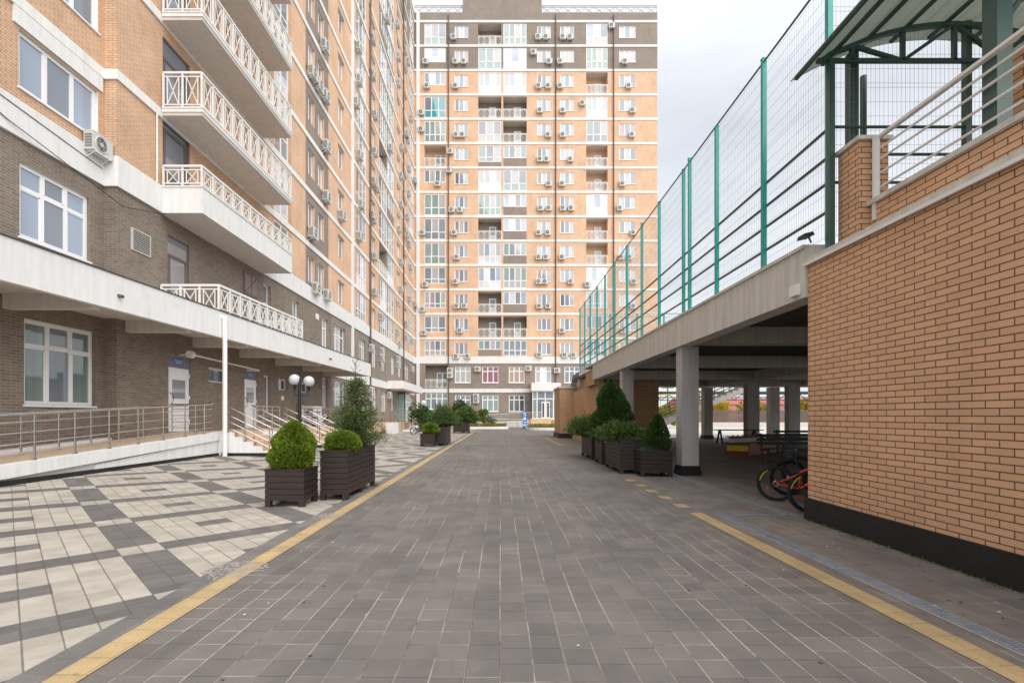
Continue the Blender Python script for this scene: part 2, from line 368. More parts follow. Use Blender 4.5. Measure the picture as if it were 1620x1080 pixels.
# ================================================================ the setting: ground
def hgt(x): # the plaza rises slightly towards the left block
    t = min(1, max(0, (-5.5-x)/4.2)); return .10*t*t*(3-2*t)
m = MB(); m.poly([(-900, -400, -.06), (900, -400, -.06), (900, 1500, -.06), (-900, 1500, -.06)], 'concrete_pale'); solo(m, 'ground', None, None, kind='structure')
m = MB(); m.poly([(-2.79, -4, 0), (8.6, -4, 0), (8.6, 64, 0), (-2.79, 64, 0)], 'road_tiles'); m.poly([(8.6, -4, 0), (34, -4, 0), (34, 33.4, 0), (8.6, 33.4, 0)], 'road_tiles'); solo(m, 'road', None, None, kind='structure')
m = MB()
xs = [-2.79]+[-5.5-i*.35 for i in range(13)]+[-12.5]
for a, b in zip(xs, xs[1:]): m.poly([(b, -4, hgt(b)), (a, -4, hgt(a)), (a, 64, hgt(a)), (b, 64, hgt(b))], 'plaza_tiles')
solo(m, 'plaza', None, None, kind='structure')
m = MB(); m.box(8.6, 60, 33.4, 90, -.04, .02, 'concrete_pale'); solo(m, 'yard', None, None, kind='structure')
m = MB(); m.poly([(-2.79, -4, .004), (-2.58, -4, .004), (-2.58, 45, .004), (-2.79, 45, .004)], 'border_tiles'); solo(m, 'border_strip', None, None, kind='structure')
m = MB(); z = .005
def strip(mb, x0, x1, y0, y1, mat, z): mb.poly([(x0, y0, z), (x1, y0, z), (x1, y1, z), (x0, y1, z)], mat)
strip(m, -2.58, -2.385, -4, 45, 'yellow_tiles', z)
strip(m, 2.885, 3.085, -4, 7.62, 'yellow_worn', z)
for i in range(5): strip(m, 2.885, 3.085, 8.05+i*.8, 8.40+i*.8, 'yellow_worn', z)
strip(m, 2.885, 3.085, 24.5, 33.4, 'yellow_worn', z)
for x0 in (-1.72, -.86, 0, .86, 1.72, 2.45): strip(m, x0-.22, x0+.22, 33.3, 33.55, 'yellow_worn', z)
m.poly([(-2.58, 45, z), (-2.385, 45, z), (-1.9, 49.6, z), (-2.2, 49.6, z)], 'yellow_tiles')
solo(m, 'road_markings', None, None, kind='structure')
# drain channels let into the paving
def drain(x0, x1, y0, y1, label, alongx=False):
    t = thing('drain_grating', label, 'drain grating', ((x0+x1)/2, (y0+y1)/2, 0), group='drain gratings in the paving')
    m = MB(); strip(m, x0-.018, x1+.02, y0-.01, y1+.01, 'grout_pale', .0045); m.build('grout_strip', t)
    m = MB(); strip(m, x0, x1, y0, y1, 'ac_dark', .008)
    e = .014
    m.box(x0, x0+e, y0, y1, 0, .013, 'grate_blue'); m.box(x1-e, x1, y0, y1, 0, .013, 'grate_blue')
    if alongx:
        n = int((x1-x0)/.03)
        for i in range(n): m.box(x0+i*.03+.02, x0+i*.03+.036, y0+.01, y1-.01, 0, .012, 'grate_blue')
        m.box(x0, x1, y0, y0+e, 0, .0135, 'grate_blue'); m.box(x0, x1, y1-e, y1, 0, .0135, 'grate_blue')
    else:
        n = int((y1-y0)/.03)
        for i in range(n): m.box(x0+e, x1-e, y0+i*.03, y0+i*.03+.017, 0, .012, 'grate_blue')
    m.build('grate', t)
drain(3.27, 3.40, -2, 7.38, 'long blue grey drain grating running beside the right yellow line')
drain(3.27, 4.28, 7.40, 7.50, 'short drain grating crossing between the two long ones near the bicycles', True)
drain(4.30, 4.42, 7.40, 15, 'long drain grating leading from the bicycles to the concrete column')
# ================================================================ windows and wall helpers
_wc = {}
def win(w, h, cols, rows=(), mats=('glass_mid',), low=None, fw=.065, sill=True, frame='pvc', key=None, mull=None):
    w, h = round(w, 2), round(h, 2); K = (w, h, cols, tuple(rows), tuple(mats), low, fw, sill, frame, key)
    if K in _wc: return _wc[K]
    f = MB(); p = MB()
    f.box(0, fw, 0, .08, 0, h, frame); f.box(w-fw, w, 0, .08, 0, h, frame); f.box(fw, w-fw, 0, .08, 0, fw, frame); f.box(fw, w-fw, 0, .08, h-fw, h, frame)
    if sill: f.box(-.04, w+.04, -.13, .02, -.05, -.005, frame)
    cx = mull or [w*i/cols for i in range(cols+1)]
    for c in cx[1:-1]: f.box(c-fw*.55, c+fw*.55, .004, .076, fw, h-fw, frame)
    rz = [0]+[h*r for r in rows]+[h]
    for r in rz[1:-1]: f.box(fw, w-fw, .008, .07, r-fw*.5, r+fw*.5, frame)
    for i, (a, b) in enumerate(zip(cx, cx[1:])):
        for j, (c, d) in enumerate(zip(rz, rz[1:])):
            mt = mats[i % len(mats)]
            if low and j == 0: mt = low
            sash = .0 if (i+j) % 2 or fw < .05 else .03
            if sash:
                for q in ((a+fw*.55, a+fw*.55+sash, c+fw*.5, d-fw*.5), (b-fw*.55-sash, b-fw*.55, c+fw*.5, d-fw*.5), (a+fw*.55, b-fw*.55, c+fw*.5, c+fw*.5+sash), (a+fw*.55, b-fw*.55, d-fw*.5-sash, d-fw*.5)):
                    f.box(q[0], q[1], .016, .06, q[2], q[3], frame)
            p.box(a+.02, b-.02, .035, .045, c+.02, d-.02, mt)
    r = (f.mesh('window'), p.mesh('pane')); _wc[K] = r; return r
def place(parent, pair, axis, plane, s, z, depth=.1, name='window'):
    o = parent['_o']
    if axis == 'X': loc = (plane-depth-o[0], s-o[1], z-o[2]); rz = rad(90)
    else: loc = (s-o[0], plane+depth-o[1], z-o[2]); rz = 0
    a = link(pair[0], name, parent, loc, rz); b = link(pair[1], 'pane', a); return a
def wall(mb, axis, plane, s0, s1, z0, z1, holes, matf, es=(), ez=()):
    P = (lambda s, z, d: (plane-d, s, z)) if axis == 'X' else (lambda s, z, d: (s, plane+d, z))
    ss = sorted({round(v, 3) for v in [s0, s1, *es]+[q for h in holes for q in h[:2]] if s0 <= v <= s1})
    zs = sorted({round(v, 3) for v in [z0, z1, *ez]+[q for h in holes for q in h[2:4]] if z0 <= v <= z1})
    for a, b in zip(ss, ss[1:]):
        hs = [h for h in holes if h[0]-.001 <= a and b <= h[1]+.001]
        for c, d in zip(zs, zs[1:]):
            if any(h[2]-.001 <= c and d <= h[3]+.001 for h in hs): continue
            mb.poly([P(a, c, 0), P(b, c, 0), P(b, d, 0), P(a, d, 0)], matf((a+b)/2, (c+d)/2))
    for h in holes:
        a, b, c, d, dep, mt, back = h
        mb.poly([P(a, c, 0), P(a, d, 0), P(a, d, dep), P(a, c, dep)], mt); mb.poly([P(b, c, 0), P(b, c, dep), P(b, d, dep), P(b, d, 0)], mt)
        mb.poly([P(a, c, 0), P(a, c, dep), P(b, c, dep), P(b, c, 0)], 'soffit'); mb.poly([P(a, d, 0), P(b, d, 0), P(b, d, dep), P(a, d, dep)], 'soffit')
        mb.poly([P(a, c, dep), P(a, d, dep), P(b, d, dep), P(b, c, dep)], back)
def bandbox(mb, axis, plane, s0, s1, z0, z1, out, mat):
    if axis == 'X': mb.box(plane-.02, plane+out, s0, s1, z0, z1, mat)
    else: mb.box(s0, s1, plane-out, plane+.02, z0, z1, mat)
def railing(mb, p0, p1, h, seg=.62, mat='cream_metal', t=.04, ends=(1, 1), cross=True):
    """balcony railing: posts, three rails and crosses between thin uprights"""
    p0, p1 = Vector(p0), Vector(p1); d = p1-p0; Ln = d.length; n = max(1, round(Ln/seg)); u = d.normalized(); Z = Vector((0, 0, 1))
    mb.bar(p0+Z*h, p1+Z*h, t*1.3, mat); mb.bar(p0+Z*(h-.13), p1+Z*(h-.13), t*.7, mat); mb.bar(p0+Z*.09, p1+Z*.09, t*.7, mat)
    for i in range(n+1):
        q = p0+d*i/n
        if (i == 0 and not ends[0]) or (i == n and not ends[1]): continue
        mb.bar(q, q+Z*h, t, mat)
    g = Ln/n; zb, zt = .09, h-.13
    for i in range(n):
        q = p0+d*i/n; a = q+u*g*.2; b = q+u*g*.8
        mb.bar(a+Z*zb, a+Z*zt, t*.5, mat); mb.bar(b+Z*zb, b+Z*zt, t*.5, mat)
        if cross:
            mb.bar(a+Z*zb, b+Z*zt, t*.45, mat); mb.bar(b+Z*zb, a+Z*zt, t*.45, mat)
def tube_v(x, y, z0, z1, r, mat, name, parent, n=8):
    m = MB(); m.tube([(x, y, z0), (x, y, z1)], r, mat, n); return m.build(name, parent, smooth=False)
def pane_pick(kind='w'):
    c = R.random()
    sets = [('glass_curtain', 'glass_mid', 'glass_curtain'), ('glass_mid', 'glass_curtain', 'glass_mid'), ('glass_curtain',)*3, ('glass_sky', 'glass_mid', 'glass_curtain'), ('glass_pink', 'glass_mid', 'glass_pink'), ('glass_dark', 'glass_mid', 'glass_curtain')]
    return R.choice(sets)
FY = 66.5                                             # far block facade
def FX(x): return CX(x, FY)
def FZ(y): return CZ(y, FY)
YB = [34.6+38.5*i for i in range(14)]                 # floor bands
TOP = FZ(20)
ORD = ['', 'ground', 'second', 'third', 'fourth', 'fifth', 'sixth', 'seventh', 'eighth', 'ninth', 'tenth', 'eleventh', 'twelfth', 'thirteenth', 'fourteenth', 'fifteenth', 'sixteenth']
# ================================================================ far apartment block
FB = thing('apartment_block', 'far sixteen-storey orange and brown apartment block closing the end of the street', 'apartment building', ((FX(655)+FX(1040))/2, FY+7, 0))
holes = []; items = []; GL = {}
spec = {   # column: x0, x1, letters per floor: f full, p pale full, w white panel bottom, s short over wall, t tall three-quarter, o open, c corrugated bottom, q turquoise, g green, k grey
 'A': (671.3, 705.2, 'fpsqgosgfgtttf', 'brick_orange', 'orange'), 'C': (756.5, 793.2, 'ogwoftwgowcoos', 'brick_brown', 'brown'),
 'D': (796.2, 833.3, 'fpwoosfsssfsok', 'brick_brown', 'brown'), 'G': (927.4, 961.3, 'fgowfoopoopts' + 'f', 'brick_orange', 'orange')}
over = []
for key, (x0, x1, letters, rev, tone) in spec.items():
    for i, ch in enumerate(letters):
        yt, yb = YB[i]+3.2, (YB[i+1]-2 if i < 13 else 563)
        s0, s1, z1, z0 = FX(x0), FX(x1), FZ(yt), FZ(yb); W, H = s1-s0, z1-z0; mid = ('glass_mid', 'glass_curtain', 'glass_mid', 'glass_curtain')
        if key in 'CD' : over.append((s0, s1, z0, z1))
        if ch == 'o':
            holes.append((s0, s1, z0, z1, 1.35, 'brick_brown' if key in 'CD' or i < 2 else rev, 'brick_brown' if key in 'CD' or i < 2 else rev)); items.append(('open', s0, s1, z0, z1, key)); continue
        if ch == 's': z0 += H*.40
        if ch == 't': z0 += H*.22
        if ch == 'p' and key == 'A': z0 += H*.33
        H = z1-z0
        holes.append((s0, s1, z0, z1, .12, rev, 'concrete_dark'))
        lows = {'w': 'glass_white', 'c': 'glass_white', 'g': 'glass_teal', 'q': 'glass_turq', 'p': 'glass_white', 'k': 'glass_mid', 'f': R.choice(['glass_mid', 'glass_teal', 'glass_curtain'])}
        mats = {'w': ('glass_curtain', 'glass_sky', 'glass_white', 'glass_curtain'), 'q': ('glass_mid', 'glass_turq', 'glass_turq'), 'g': ('glass_teal', 'glass_teal', 'glass_curtain'), 'p': ('glass_white', 'glass_sky', 'glass_white'), 'k': ('glass_mid',)}.get(ch, R.choice([mid, ('glass_curtain', 'glass_pink', 'glass_mid'), ('glass_sky', 'glass_white', 'glass_mid'), ('glass_teal', 'glass_mid', 'glass_curtain')]))
        n = 4 if ch in 'wsc' or R.random() < .3 else 3
        rows = () if ch == 's' else ((.28,) if ch == 't' else (.36,))
        items.append(('glz', s0, z0, win(W-.04, H-.03, n, rows, mats, lows.get(ch), fw=.09, sill=False)))
wn_ = {'B': (719.4, 740.7), 'E': (850, 871.5), 'F': (886.3, 908), 'H': (979.8, 1005.7)}
for key, (x0, x1) in wn_.items():
    for i in range(14):
        s0, s1, z1, z0 = FX(x0), FX(x1), FZ(YB[i]+7), FZ(YB[i]+26)
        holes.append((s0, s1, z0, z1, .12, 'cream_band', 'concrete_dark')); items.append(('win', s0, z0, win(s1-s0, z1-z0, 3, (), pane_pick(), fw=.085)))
low2 = [(720, 744.5), (763, 788.7), (805, 830), (847, 872), (893, 917), (950, 974)]
mg = [('glass_curtain',)*3, ('glass_magenta',)*3, ('glass_peach',)*3, ('glass_curtain', 'glass_white', 'glass_sky')]+[('glass_mid',)*3]*2
for i, (x0, x1) in enumerate(low2):
    for yt, yb, ms_ in ((580, 605.5, mg[i]), (625, 651, [('glass_teal', 'glass_mid', 'glass_mid'), ('glass_teal',)*3, ('glass_dark',)*3][i % 3])):
        if yt > 600 and i in (3,): continue
        s0, s1, z1, z0 = FX(x0), FX(x1), FZ(yt), FZ(yb)
        holes.append((s0, s1, z0, z1, .12, 'cream_band', 'concrete_dark')); items.append(('win', s0, z0, win(s1-s0, z1-z0, 3, (.72,), ms_, fw=.10, key=i)))
# second-floor balcony by the corner and the wide window under it
s0, s1 = FX(673), FX(708)
holes.append((s0, s1, FZ(613.5), FZ(577), 1.35, 'brick_brown', 'brick_brown')); items.append(('open', s0, s1, FZ(613.5), FZ(577), 'Z'))
holes.append((s0, s1, FZ(647.5), FZ(621.7), .12, 'brick_brown', 'concrete_dark')); items.append(('glz', s0, FZ(647.5), win(s1-s0, FZ(621.7)-FZ(647.5), 4, (.66,), ('glass_teal', 'glass_mid', 'glass_teal'), None, fw=.1, sill=True)))
zo0, zo1 = FZ(112), FZ(570)
def fmat(s, z):
    for o in over:
        if o[0] < s < o[1] and o[2] < z < o[3]: return 'brick_brown'
    return 'brick_orange' if zo1 < z < zo0 else 'brick_brown'
m = MB(); X0, X1 = FX(655)-.0, FX(1040)
wall(m, 'Y', FY, X0, X1, -.3, TOP, holes, fmat, es=[q for o in over for q in o[:2]], ez=[zo0, zo1]+[q for o in over for q in o[2:]])
m.poly([(X1, FY, -.3), (X1, FY+15, -.3), (X1, FY+15, zo1), (X1, FY, zo1)], 'brick_brown'); m.poly([(X1, FY, zo1), (X1, FY+15, zo1), (X1, FY+15, zo0), (X1, FY, zo0)], 'brick_orange'); m.poly([(X1, FY, zo0), (X1, FY+15, zo0), (X1, FY+15, TOP), (X1, FY, TOP)], 'brick_brown')
m.poly([(X0, FY+15, 0), (X1, FY+15, 0), (X1, FY+15, TOP), (X0, FY+15, TOP)], 'brick_brown'); m.poly([(X0, FY, 0), (X0, FY+15, 0), (X0, FY+15, TOP), (X0, FY, TOP)], 'brick_brown')
m.poly([(X0, FY, TOP), (X1, FY, TOP), (X1, FY+15, TOP), (X0, FY+15, TOP)], 'concrete')
m.build('wall', FB)
m = MB(); m.box(FX(732), FX(857), FY+.002, FY+10, TOP-.2, TOP+8, 'brick_brown'); m.build('lift_house', FB)
for a, b in ((655, 731.5), (857.5, 1040)):
    m = MB(); x0, x1 = FX(a), FX(b); n = round((x1-x0)/1.35)
    for zz in (TOP+.05, TOP+.95, TOP+1.15): m.bar((x0, FY+.3, zz), (x1, FY+.3, zz), .09, 'column_paint')
    for i in range(n+1):
        x = x0+(x1-x0)*i/n; m.bar((x, FY+.3, TOP), (x, FY+.3, TOP+1.2), .08, 'column_paint')
        if i < n:
            xn = x0+(x1-x0)*(i+1)/n; m.bar((x, FY+.3, TOP+.05), (xn, FY+.3, TOP+.95), .07, 'column_paint'); m.bar((xn, FY+.3, TOP+.05), (x, FY+.3, TOP+.95), .07, 'column_paint')
    m.build('roof_railing', FB)
for i, yb in enumerate(YB):
    m = MB(); bandbox(m, 'Y', FY, X0, X1+.06, FZ(yb)-.15, FZ(yb)+.15, .07, 'cream_band'); m.build('string_course', FB)
m = MB(); bandbox(m, 'Y', FY, X0, X1+.07, FZ(575), FZ(564), .09, 'white_render'); m.build('string_course', FB)
m = MB(); bandbox(m, 'Y', FY, X0, X1+.07, FZ(620.8), FZ(614.7), .08, 'white_render'); m.build('string_course', FB)
m = MB(); m.box(FX(659), FX(664), FY-.16, FY+.0, 0, FZ(20), 'white_render'); m.build('pilaster', FB)
for x in (709.6, 879, 970.5): tube_v(FX(x), FY-.15, .2, TOP-.4, .085, 'brown_metal', 'drainpipe', FB)
def open_loggia(parent, axis, plane, s0, s1, z0, z1, key, matdoor=('glass_mid',)):
    m = MB(); t = .07
    if axis == 'Y': railing(m, (s0+.03, plane-.02, z0), (s1-.03, plane-.02, z0), 1.12, .72, t=.06)
    else: railing(m, (plane+.02, s0+.03, z0), (plane+.02, s1-.03, z0), 1.12, .72, t=.06)
    m.build('balcony_railing', parent)
    place(parent, win(1.5 if key in 'AZ' else .95, min(2.15, z1-z0-.4), 2 if key in 'AZ' else 1, (.42,), matdoor, 'glass_white' if key not in 'AZ' else None, fw=.12, sill=False), axis, plane, (s1-1.6) if key in 'AZ' else (s0+s1)/2-.1, z0+.02, 1.25, 'balcony_door')
for it in items:
    if it[0] == 'win': place(FB, it[3], 'Y', FY, it[1], it[2], .06)
    elif it[0] == 'glz': place(FB, it[3], 'Y', FY, it[1]+.02, it[2]+.015, .02, 'glazed_balcony')
    else: open_loggia(FB, 'Y', FY, *it[1:])
# entrance porch of the far block
xa, xb = FX(840.8), FX(880.5); yf = FY-2.0; zb = FZ(662)
m = MB(); m.box(xa-.15, xb+.3, yf-.3, FY+.01, FZ(619.5), FZ(607), 'white_render'); m.build('porch_canopy', FB)
m = MB(); m.box(xa-.3, xb+.6, yf-1.2, FY, 0, zb, 'tile_beige'); m.box(xa-.3, xb+.6, yf-1.5, yf-1.2, 0, zb*.5, 'tile_beige'); m.build('porch_steps', FB)
g = win(xb-xa, FZ(619.5)-zb, 4, (.72,), ('glass_teal', 'glass_mid', 'glass_mid', 'glass_teal'), fw=.1, sill=False, key='porch', mull=[0, .62, (xb-xa)/2, xb-xa-.62, xb-xa])
place(FB, g, 'Y', yf, xa, zb, 0, 'glazed_vestibule')
m = MB(); m.box(xa, xa+.06, yf+.1, FY-.01, zb, FZ(619.5), 'teal_glass'); m.box(xb-.06, xb, yf+.1, FY-.01, zb, FZ(619.5), 'teal_glass'); m.build('side_glazing', FB)
m = MB()
for xx in (-.5, .12): m.box((xa+xb)/2+xx, (xa+xb)/2+xx+.45, yf-.05, yf-.012, zb+.02, zb+2.2, 'pvc'); m.box((xa+xb)/2+xx+.1, (xa+xb)/2+xx+.36, yf-.06, yf-.051, zb+.2, zb+2.05, 'glass_dark')
m.build('entrance_door', FB)
m = MB(); m.box(FX(832.5), FX(836), FY-.06, FY, FZ(638), FZ(635), 'sign_blue'); m.build('name_plate', FB)
# ================================================================ air conditioners
def ac_parts():
    b = MB(); b.box(-.42, .42, -.42, -.1, .06, .68, 'ac_body'); b.box(-.425, .425, -.425, -.095, .66, .70, 'ac_body')
    for i in range(7): b.box(.424, .428, -.38, -.14, .14+i*.07, .16+i*.07, 'ac_dark')
    for i in range(9): b.box(-.424, -.42, -.38, -.14, .13+i*.052, .155+i*.052, 'ac_dark')
    g = MB(); g.ring((-.08, -.432, .36), .25, .022, 'ac_body', 'y', 20, 5); g.tube([(-.08, -.421, .36), (-.08, -.43, .36)], .24, 'ac_dark', 20)
    for i in (.08, .14, .2): g.ring((-.08, -.437, .36), i, .006, 'ac_body', 'y', 14, 4)
    for i in range(6): A = i*math.pi/3; g.bar((-.08, -.437, .36), (-.08+.24*math.cos(A), -.437, .36+.24*math.sin(A)), .008, 'ac_body')
    g.tube([(-.08, -.436, .36), (-.08, -.446, .36)], .06, 'ac_body', 12)
    k = MB()
    for x in (-.3, .3): k.bar((x, 0, .04), (x, -.46, .04), .035, 'white_metal'); k.bar((x, -.01, .04), (x, -.01, .40), .035, 'white_metal'); k.bar((x, -.01, -.18), (x, -.36, .03), .02, 'white_metal')
    k.bar((-.3, -.43, .04), (.3, -.43, .04), .03, 'white_metal'); return b, g, k
_b, _g, _k = ac_parts(); acm = [_b.mesh('unit_body'), _g.mesh('fan_grille'), _k.mesh('bracket')]
j = MB()
for q in (_b, _g, _k):
    b0 = len(j.v); j.v += q.v; mp_ = [j.m(n) for n in q.ms]; j.f += [tuple(b0+i for i in f) for f in q.f]; j.mi += [mp_[i] for i in q.mi]
ac_single = j.mesh('air_conditioner')
ac_labels = {}
def ac(axis, plane, s, z, desc, group, near=False):
    """desc: list key for uniqueness"""
    ac_labels.setdefault(desc, []).append((axis, plane, s, z, group, near))
def ac_flush():
    for desc, lst in ac_labels.items():
        lst.sort(key=lambda t: (t[2], t[3]))
        n = len(lst)
        for i, (axis, plane, s, z, group, near) in enumerate(lst):
            lab = desc
            if n > 1:
                same = abs(lst[0][2]-lst[-1][2]) < .6
                wd = (['lower', 'upper'] if same else (['left', 'right'] if axis == 'Y' else ['nearer', 'farther'])) if n == 2 else (['left', 'middle', 'right'] if axis == 'Y' else ['nearest', 'middle', 'farthest']) if n == 3 else ['first', 'second', 'third', 'fourth', 'fifth']
                lab = desc+', '+wd[i]+' one'
            loc = (plane, s, z) if axis == 'X' else (s, plane, z); rz = rad(90) if axis == 'X' else 0
            if near:
                t = thing('air_conditioner', lab, 'air conditioner', loc, rz, group, local=True)
                for me, nm in zip(acm, ('unit_body', 'fan_grille', 'bracket')): link(me, nm, t)
            else:
                o = bpy.data.objects.new('air_conditioner', ac_single); COL.objects.link(o); o.location = loc; o.rotation_euler = (0, 0, rz); tag(o, lab, 'air conditioner', group)
cdesc = {'A': 'by the leftmost balconies', 'B': 'first window right of leftmost drainpipe', 'E': 'window just left of middle drainpipe', 'F': 'window just right of middle drainpipe', 'G': 'by the rightmost balconies', 'H': 'rightmost window column'}
acf = {'A': {1: [674], 2: [676], 3: [(667, 30)], 4: [(667, 18)], 6: [693], 8: [669], 10: [(673, 31)], 11: [(669, 32)], 12: [(671, 30)]},
 'B': {0: [718], 1: [721, 734], 2: [721], 4: [722, 732], 5: [(713, 14)], 6: [(711, 5)], 7: [(715, 29), (728, 29)], 8: [719], 9: [723], 10: [721], 11: [723, 735], 12: [728], 13: [(722, 28.5), (740, 28.5)]},
 'E': {0: [851.5, 863.5], 1: [(844, 12), 868.5], 2: [852, 867], 3: [854], 4: [867], 5: [854, 864.5], 6: [868], 7: [855, 868], 8: [852, 866.5], 9: [852, 863.5], 10: [852, 862], 11: [853, 867], 13: [853]},
 'F': {0: [890, 901.5], 1: [886], 2: [886], 3: [890], 4: [890], 5: [902], 6: [889], 7: [890, 903], 9: [889], 10: [902.5], 12: [889], 13: [893, 907]},
 'G': {3: [(921, 15)], 10: [(929, 31)], 1: [(967, -25)]},
 'H': {1: [988], 2: [994], 3: [1000], 4: [999], 6: [984], 7: [980], 8: [1001], 9: [982, 995], 10: [1002], 11: [1001], 12: [985]}}
GF = 'outdoor air conditioners on the far block'; GLF = 'outdoor air conditioners on the left block'
for c, dct in acf.items():
    for i, lst in dct.items():
        for q in lst:
            x, dy = q if isinstance(q, tuple) else (q, 26.5)
            fl = 16-i
            if c == 'G' and i == 1: fl, dy = 16, -29.8+.0; 
            ac('Y', FY, FX(x), FZ(YB[i]+dy)-.36, 'air conditioner on far block, %s floor, %s' % (ORD[fl], cdesc[c]), GF)
for x, y, d in ((712.5, 586, 'second floor, on the leftmost drainpipe'), (712.5, 594, 'second floor, on the leftmost drainpipe'), (756, 584, 'second floor, left of the magenta curtains'), (753.5, 627, 'ground floor, stacked between two windows'), (753.5, 633.5, 'ground floor, stacked between two windows'), (836, 583, 'second floor, above the glazed entrance'), (881, 586, 'second floor, right of the glazed entrance')):
    ac('Y', FY, FX(x), FZ(y)-.36, 'air conditioner on far block, '+d, GF)
# ================================================================ left apartment block
PX = -11.7; PN = -12.1; YJ = 15.07                     # main facade plane, set-back plane, where they meet
LB = thing('apartment_block', 'left sixteen-storey orange and brown apartment block with long balconies beside the ramp', 'apartment building', (-19, 30, 0))
def LY(x): return PX*783/(x-793)
FLZ = [FZ(y) for y in YB]                              # slab levels, top first
def vis(s, z): return z < 1.5+.87*s+2.5
holes = []; items = []; over = []
def addwin(s0, s1, z0, z1, cols, rows=(), mats=None, plane=PX, fw=.07, dep=.10, key=None, name='window', low=None, frame='pvc', sill=True):
    holes.append((s0, s1, z0, z1, .24, 'brick_orange' if z0 > 8.9 else 'brick_brown', 'concrete_dark'))
    dep = max(dep, .17) if name == 'window' else dep
    items.append((name, s0+.005, z0+.005, win(s1-s0-.01, z1-z0-.01, cols, rows, mats or pane_pick(), low, fw=fw, sill=sill, key=key, frame=frame), dep))
# upper floors
cols_w = {'panel_a': (30.0, 31.05, 2), 'panel_b': (31.6, 32.7, 2), 'c': (35.5, 36.9, 2), 'e': (44.4, 46.0, 3), 'g': (55.5, 57.2, 3), 'h': (59.7, 61.4, 3)}
for i in range(14):
    for k_, (a, b, n) in cols_w.items():
        z1, z0 = FZ(YB[i]+7), FZ(YB[i]+26)
        if vis(b, z0): addwin(a, b, z0, z1, n, (), key=None)
    for k_, (a, b) in {'w1': (25.5, 27.2), 'd': (39.9, 42.8), 'f1': (47.5, 50.6), 'f2': (50.8, 53.9), 'k': (63.2, 65.9)}.items():
        z1 = FLZ[i]-.2; z0 = (FLZ[i+1] if i < 13 else FZ(566))+.18
        if not vis(b, z0): continue
        ch = R.choice('ffgwstgfp') if k_ != 'w1' else R.choice('fgw')
        if k_ == 'f1' and i in (11, 8, 2): ch = 'o'
        if k_ in ('f1', 'f2'): over.append((a-.1, b+.1, z0-.1, z1+.1)); 
        if ch == 'o':
            holes.append((a, b, z0, z1, 1.3, 'brick_brown', 'brick_brown')); items.append(('open', a, b, z0, z1)); continue
        H = z1-z0
        if ch == 's': z0 += H*.38
        if ch == 't': z0 += H*.2
        n = R.choice((3, 4)) if b-a > 2 else 2
        mats = R.choice([('glass_mid', 'glass_curtain'), ('glass_sky', 'glass_mid', 'glass_white'), ('glass_dark', 'glass_mid', 'glass_curtain'), ('glass_white', 'glass_sky'), ('glass_teal', 'glass_mid')])
        addwin(a, b, z0, z1, n, () if ch == 's' else (.36,), mats, fw=.085, dep=.03, name='glazed_balcony', low={'w': 'glass_white', 'g': 'glass_teal', 'p': 'glass_white'}.get(ch, 'glass_mid'), sill=False)
# second floor (brown brick)
for a, b, n, z0, z1, rows in ((24.35, 25.15, 1, 5.15, 8.05, (.68,)), (27.75, 28.7, 2, 5.15, 8.05, (.68,)), (32.3, 33.5, 2, 5.9, 7.95, (.68,)), (34.5, 37.2, 3, 5.8, 7.95, (.68,)),
    (40.8, 42.7, 3, 5.9, 7.9, (.7,)), (44.7, 46.5, 3, 5.9, 7.9, (.7,)), (48.1, 50.1, 3, 5.9, 7.9, (.7,)), (52.4, 54.4, 3, 5.9, 7.9, (.7,)), (56.1, 57.9, 3, 5.9, 7.9, (.7,)), (59.8, 62.7, 3, 5.9, 7.9, (.7,))):
    addwin(a, b, z0, z1, n, rows, ('glass_mid', 'glass_teal', 'glass_mid') if a < 30 else pane_pick(), key='f2')
# ground floor
for a, b, n, z0, z1, rows in ((24.4, 25.15, 1, 1.62, 3.5, ()), (32.4, 33.4, 2, 2.0, 4.0, (.7,)), (34.5, 37.2, 3, 1.9, 4.0, (.72,)), (40.8, 42.9, 3, 1.9, 3.95, (.72,)), (44.7, 46.6, 3, 1.9, 3.95, (.72,)), (48.3, 50.5, 3, 1.9, 3.95, (.72,)),
    (52.6, 54.2, 3, 1.9, 3.95, (.72,)), (60.0, 61.6, 2, 1.9, 3.95, (.72,)), (63.3, 65.6, 3, 1.9, 3.95, (.72,))):
    addwin(a, b, z0, z1, n, rows, ('glass_mid', 'glass_curtain', 'glass_mid') if a < 40 else pane_pick(), key='g')
for a, b in ((19.8, 21.2), (26.0, 27.2), (29.0, 30.1)): addwin(a, b, 2.85, 3.45, 1, (), ('glass_dark',), key='vent')
over.append((29.6, 33.5, 8.95, 47))
for h in range(1): pass
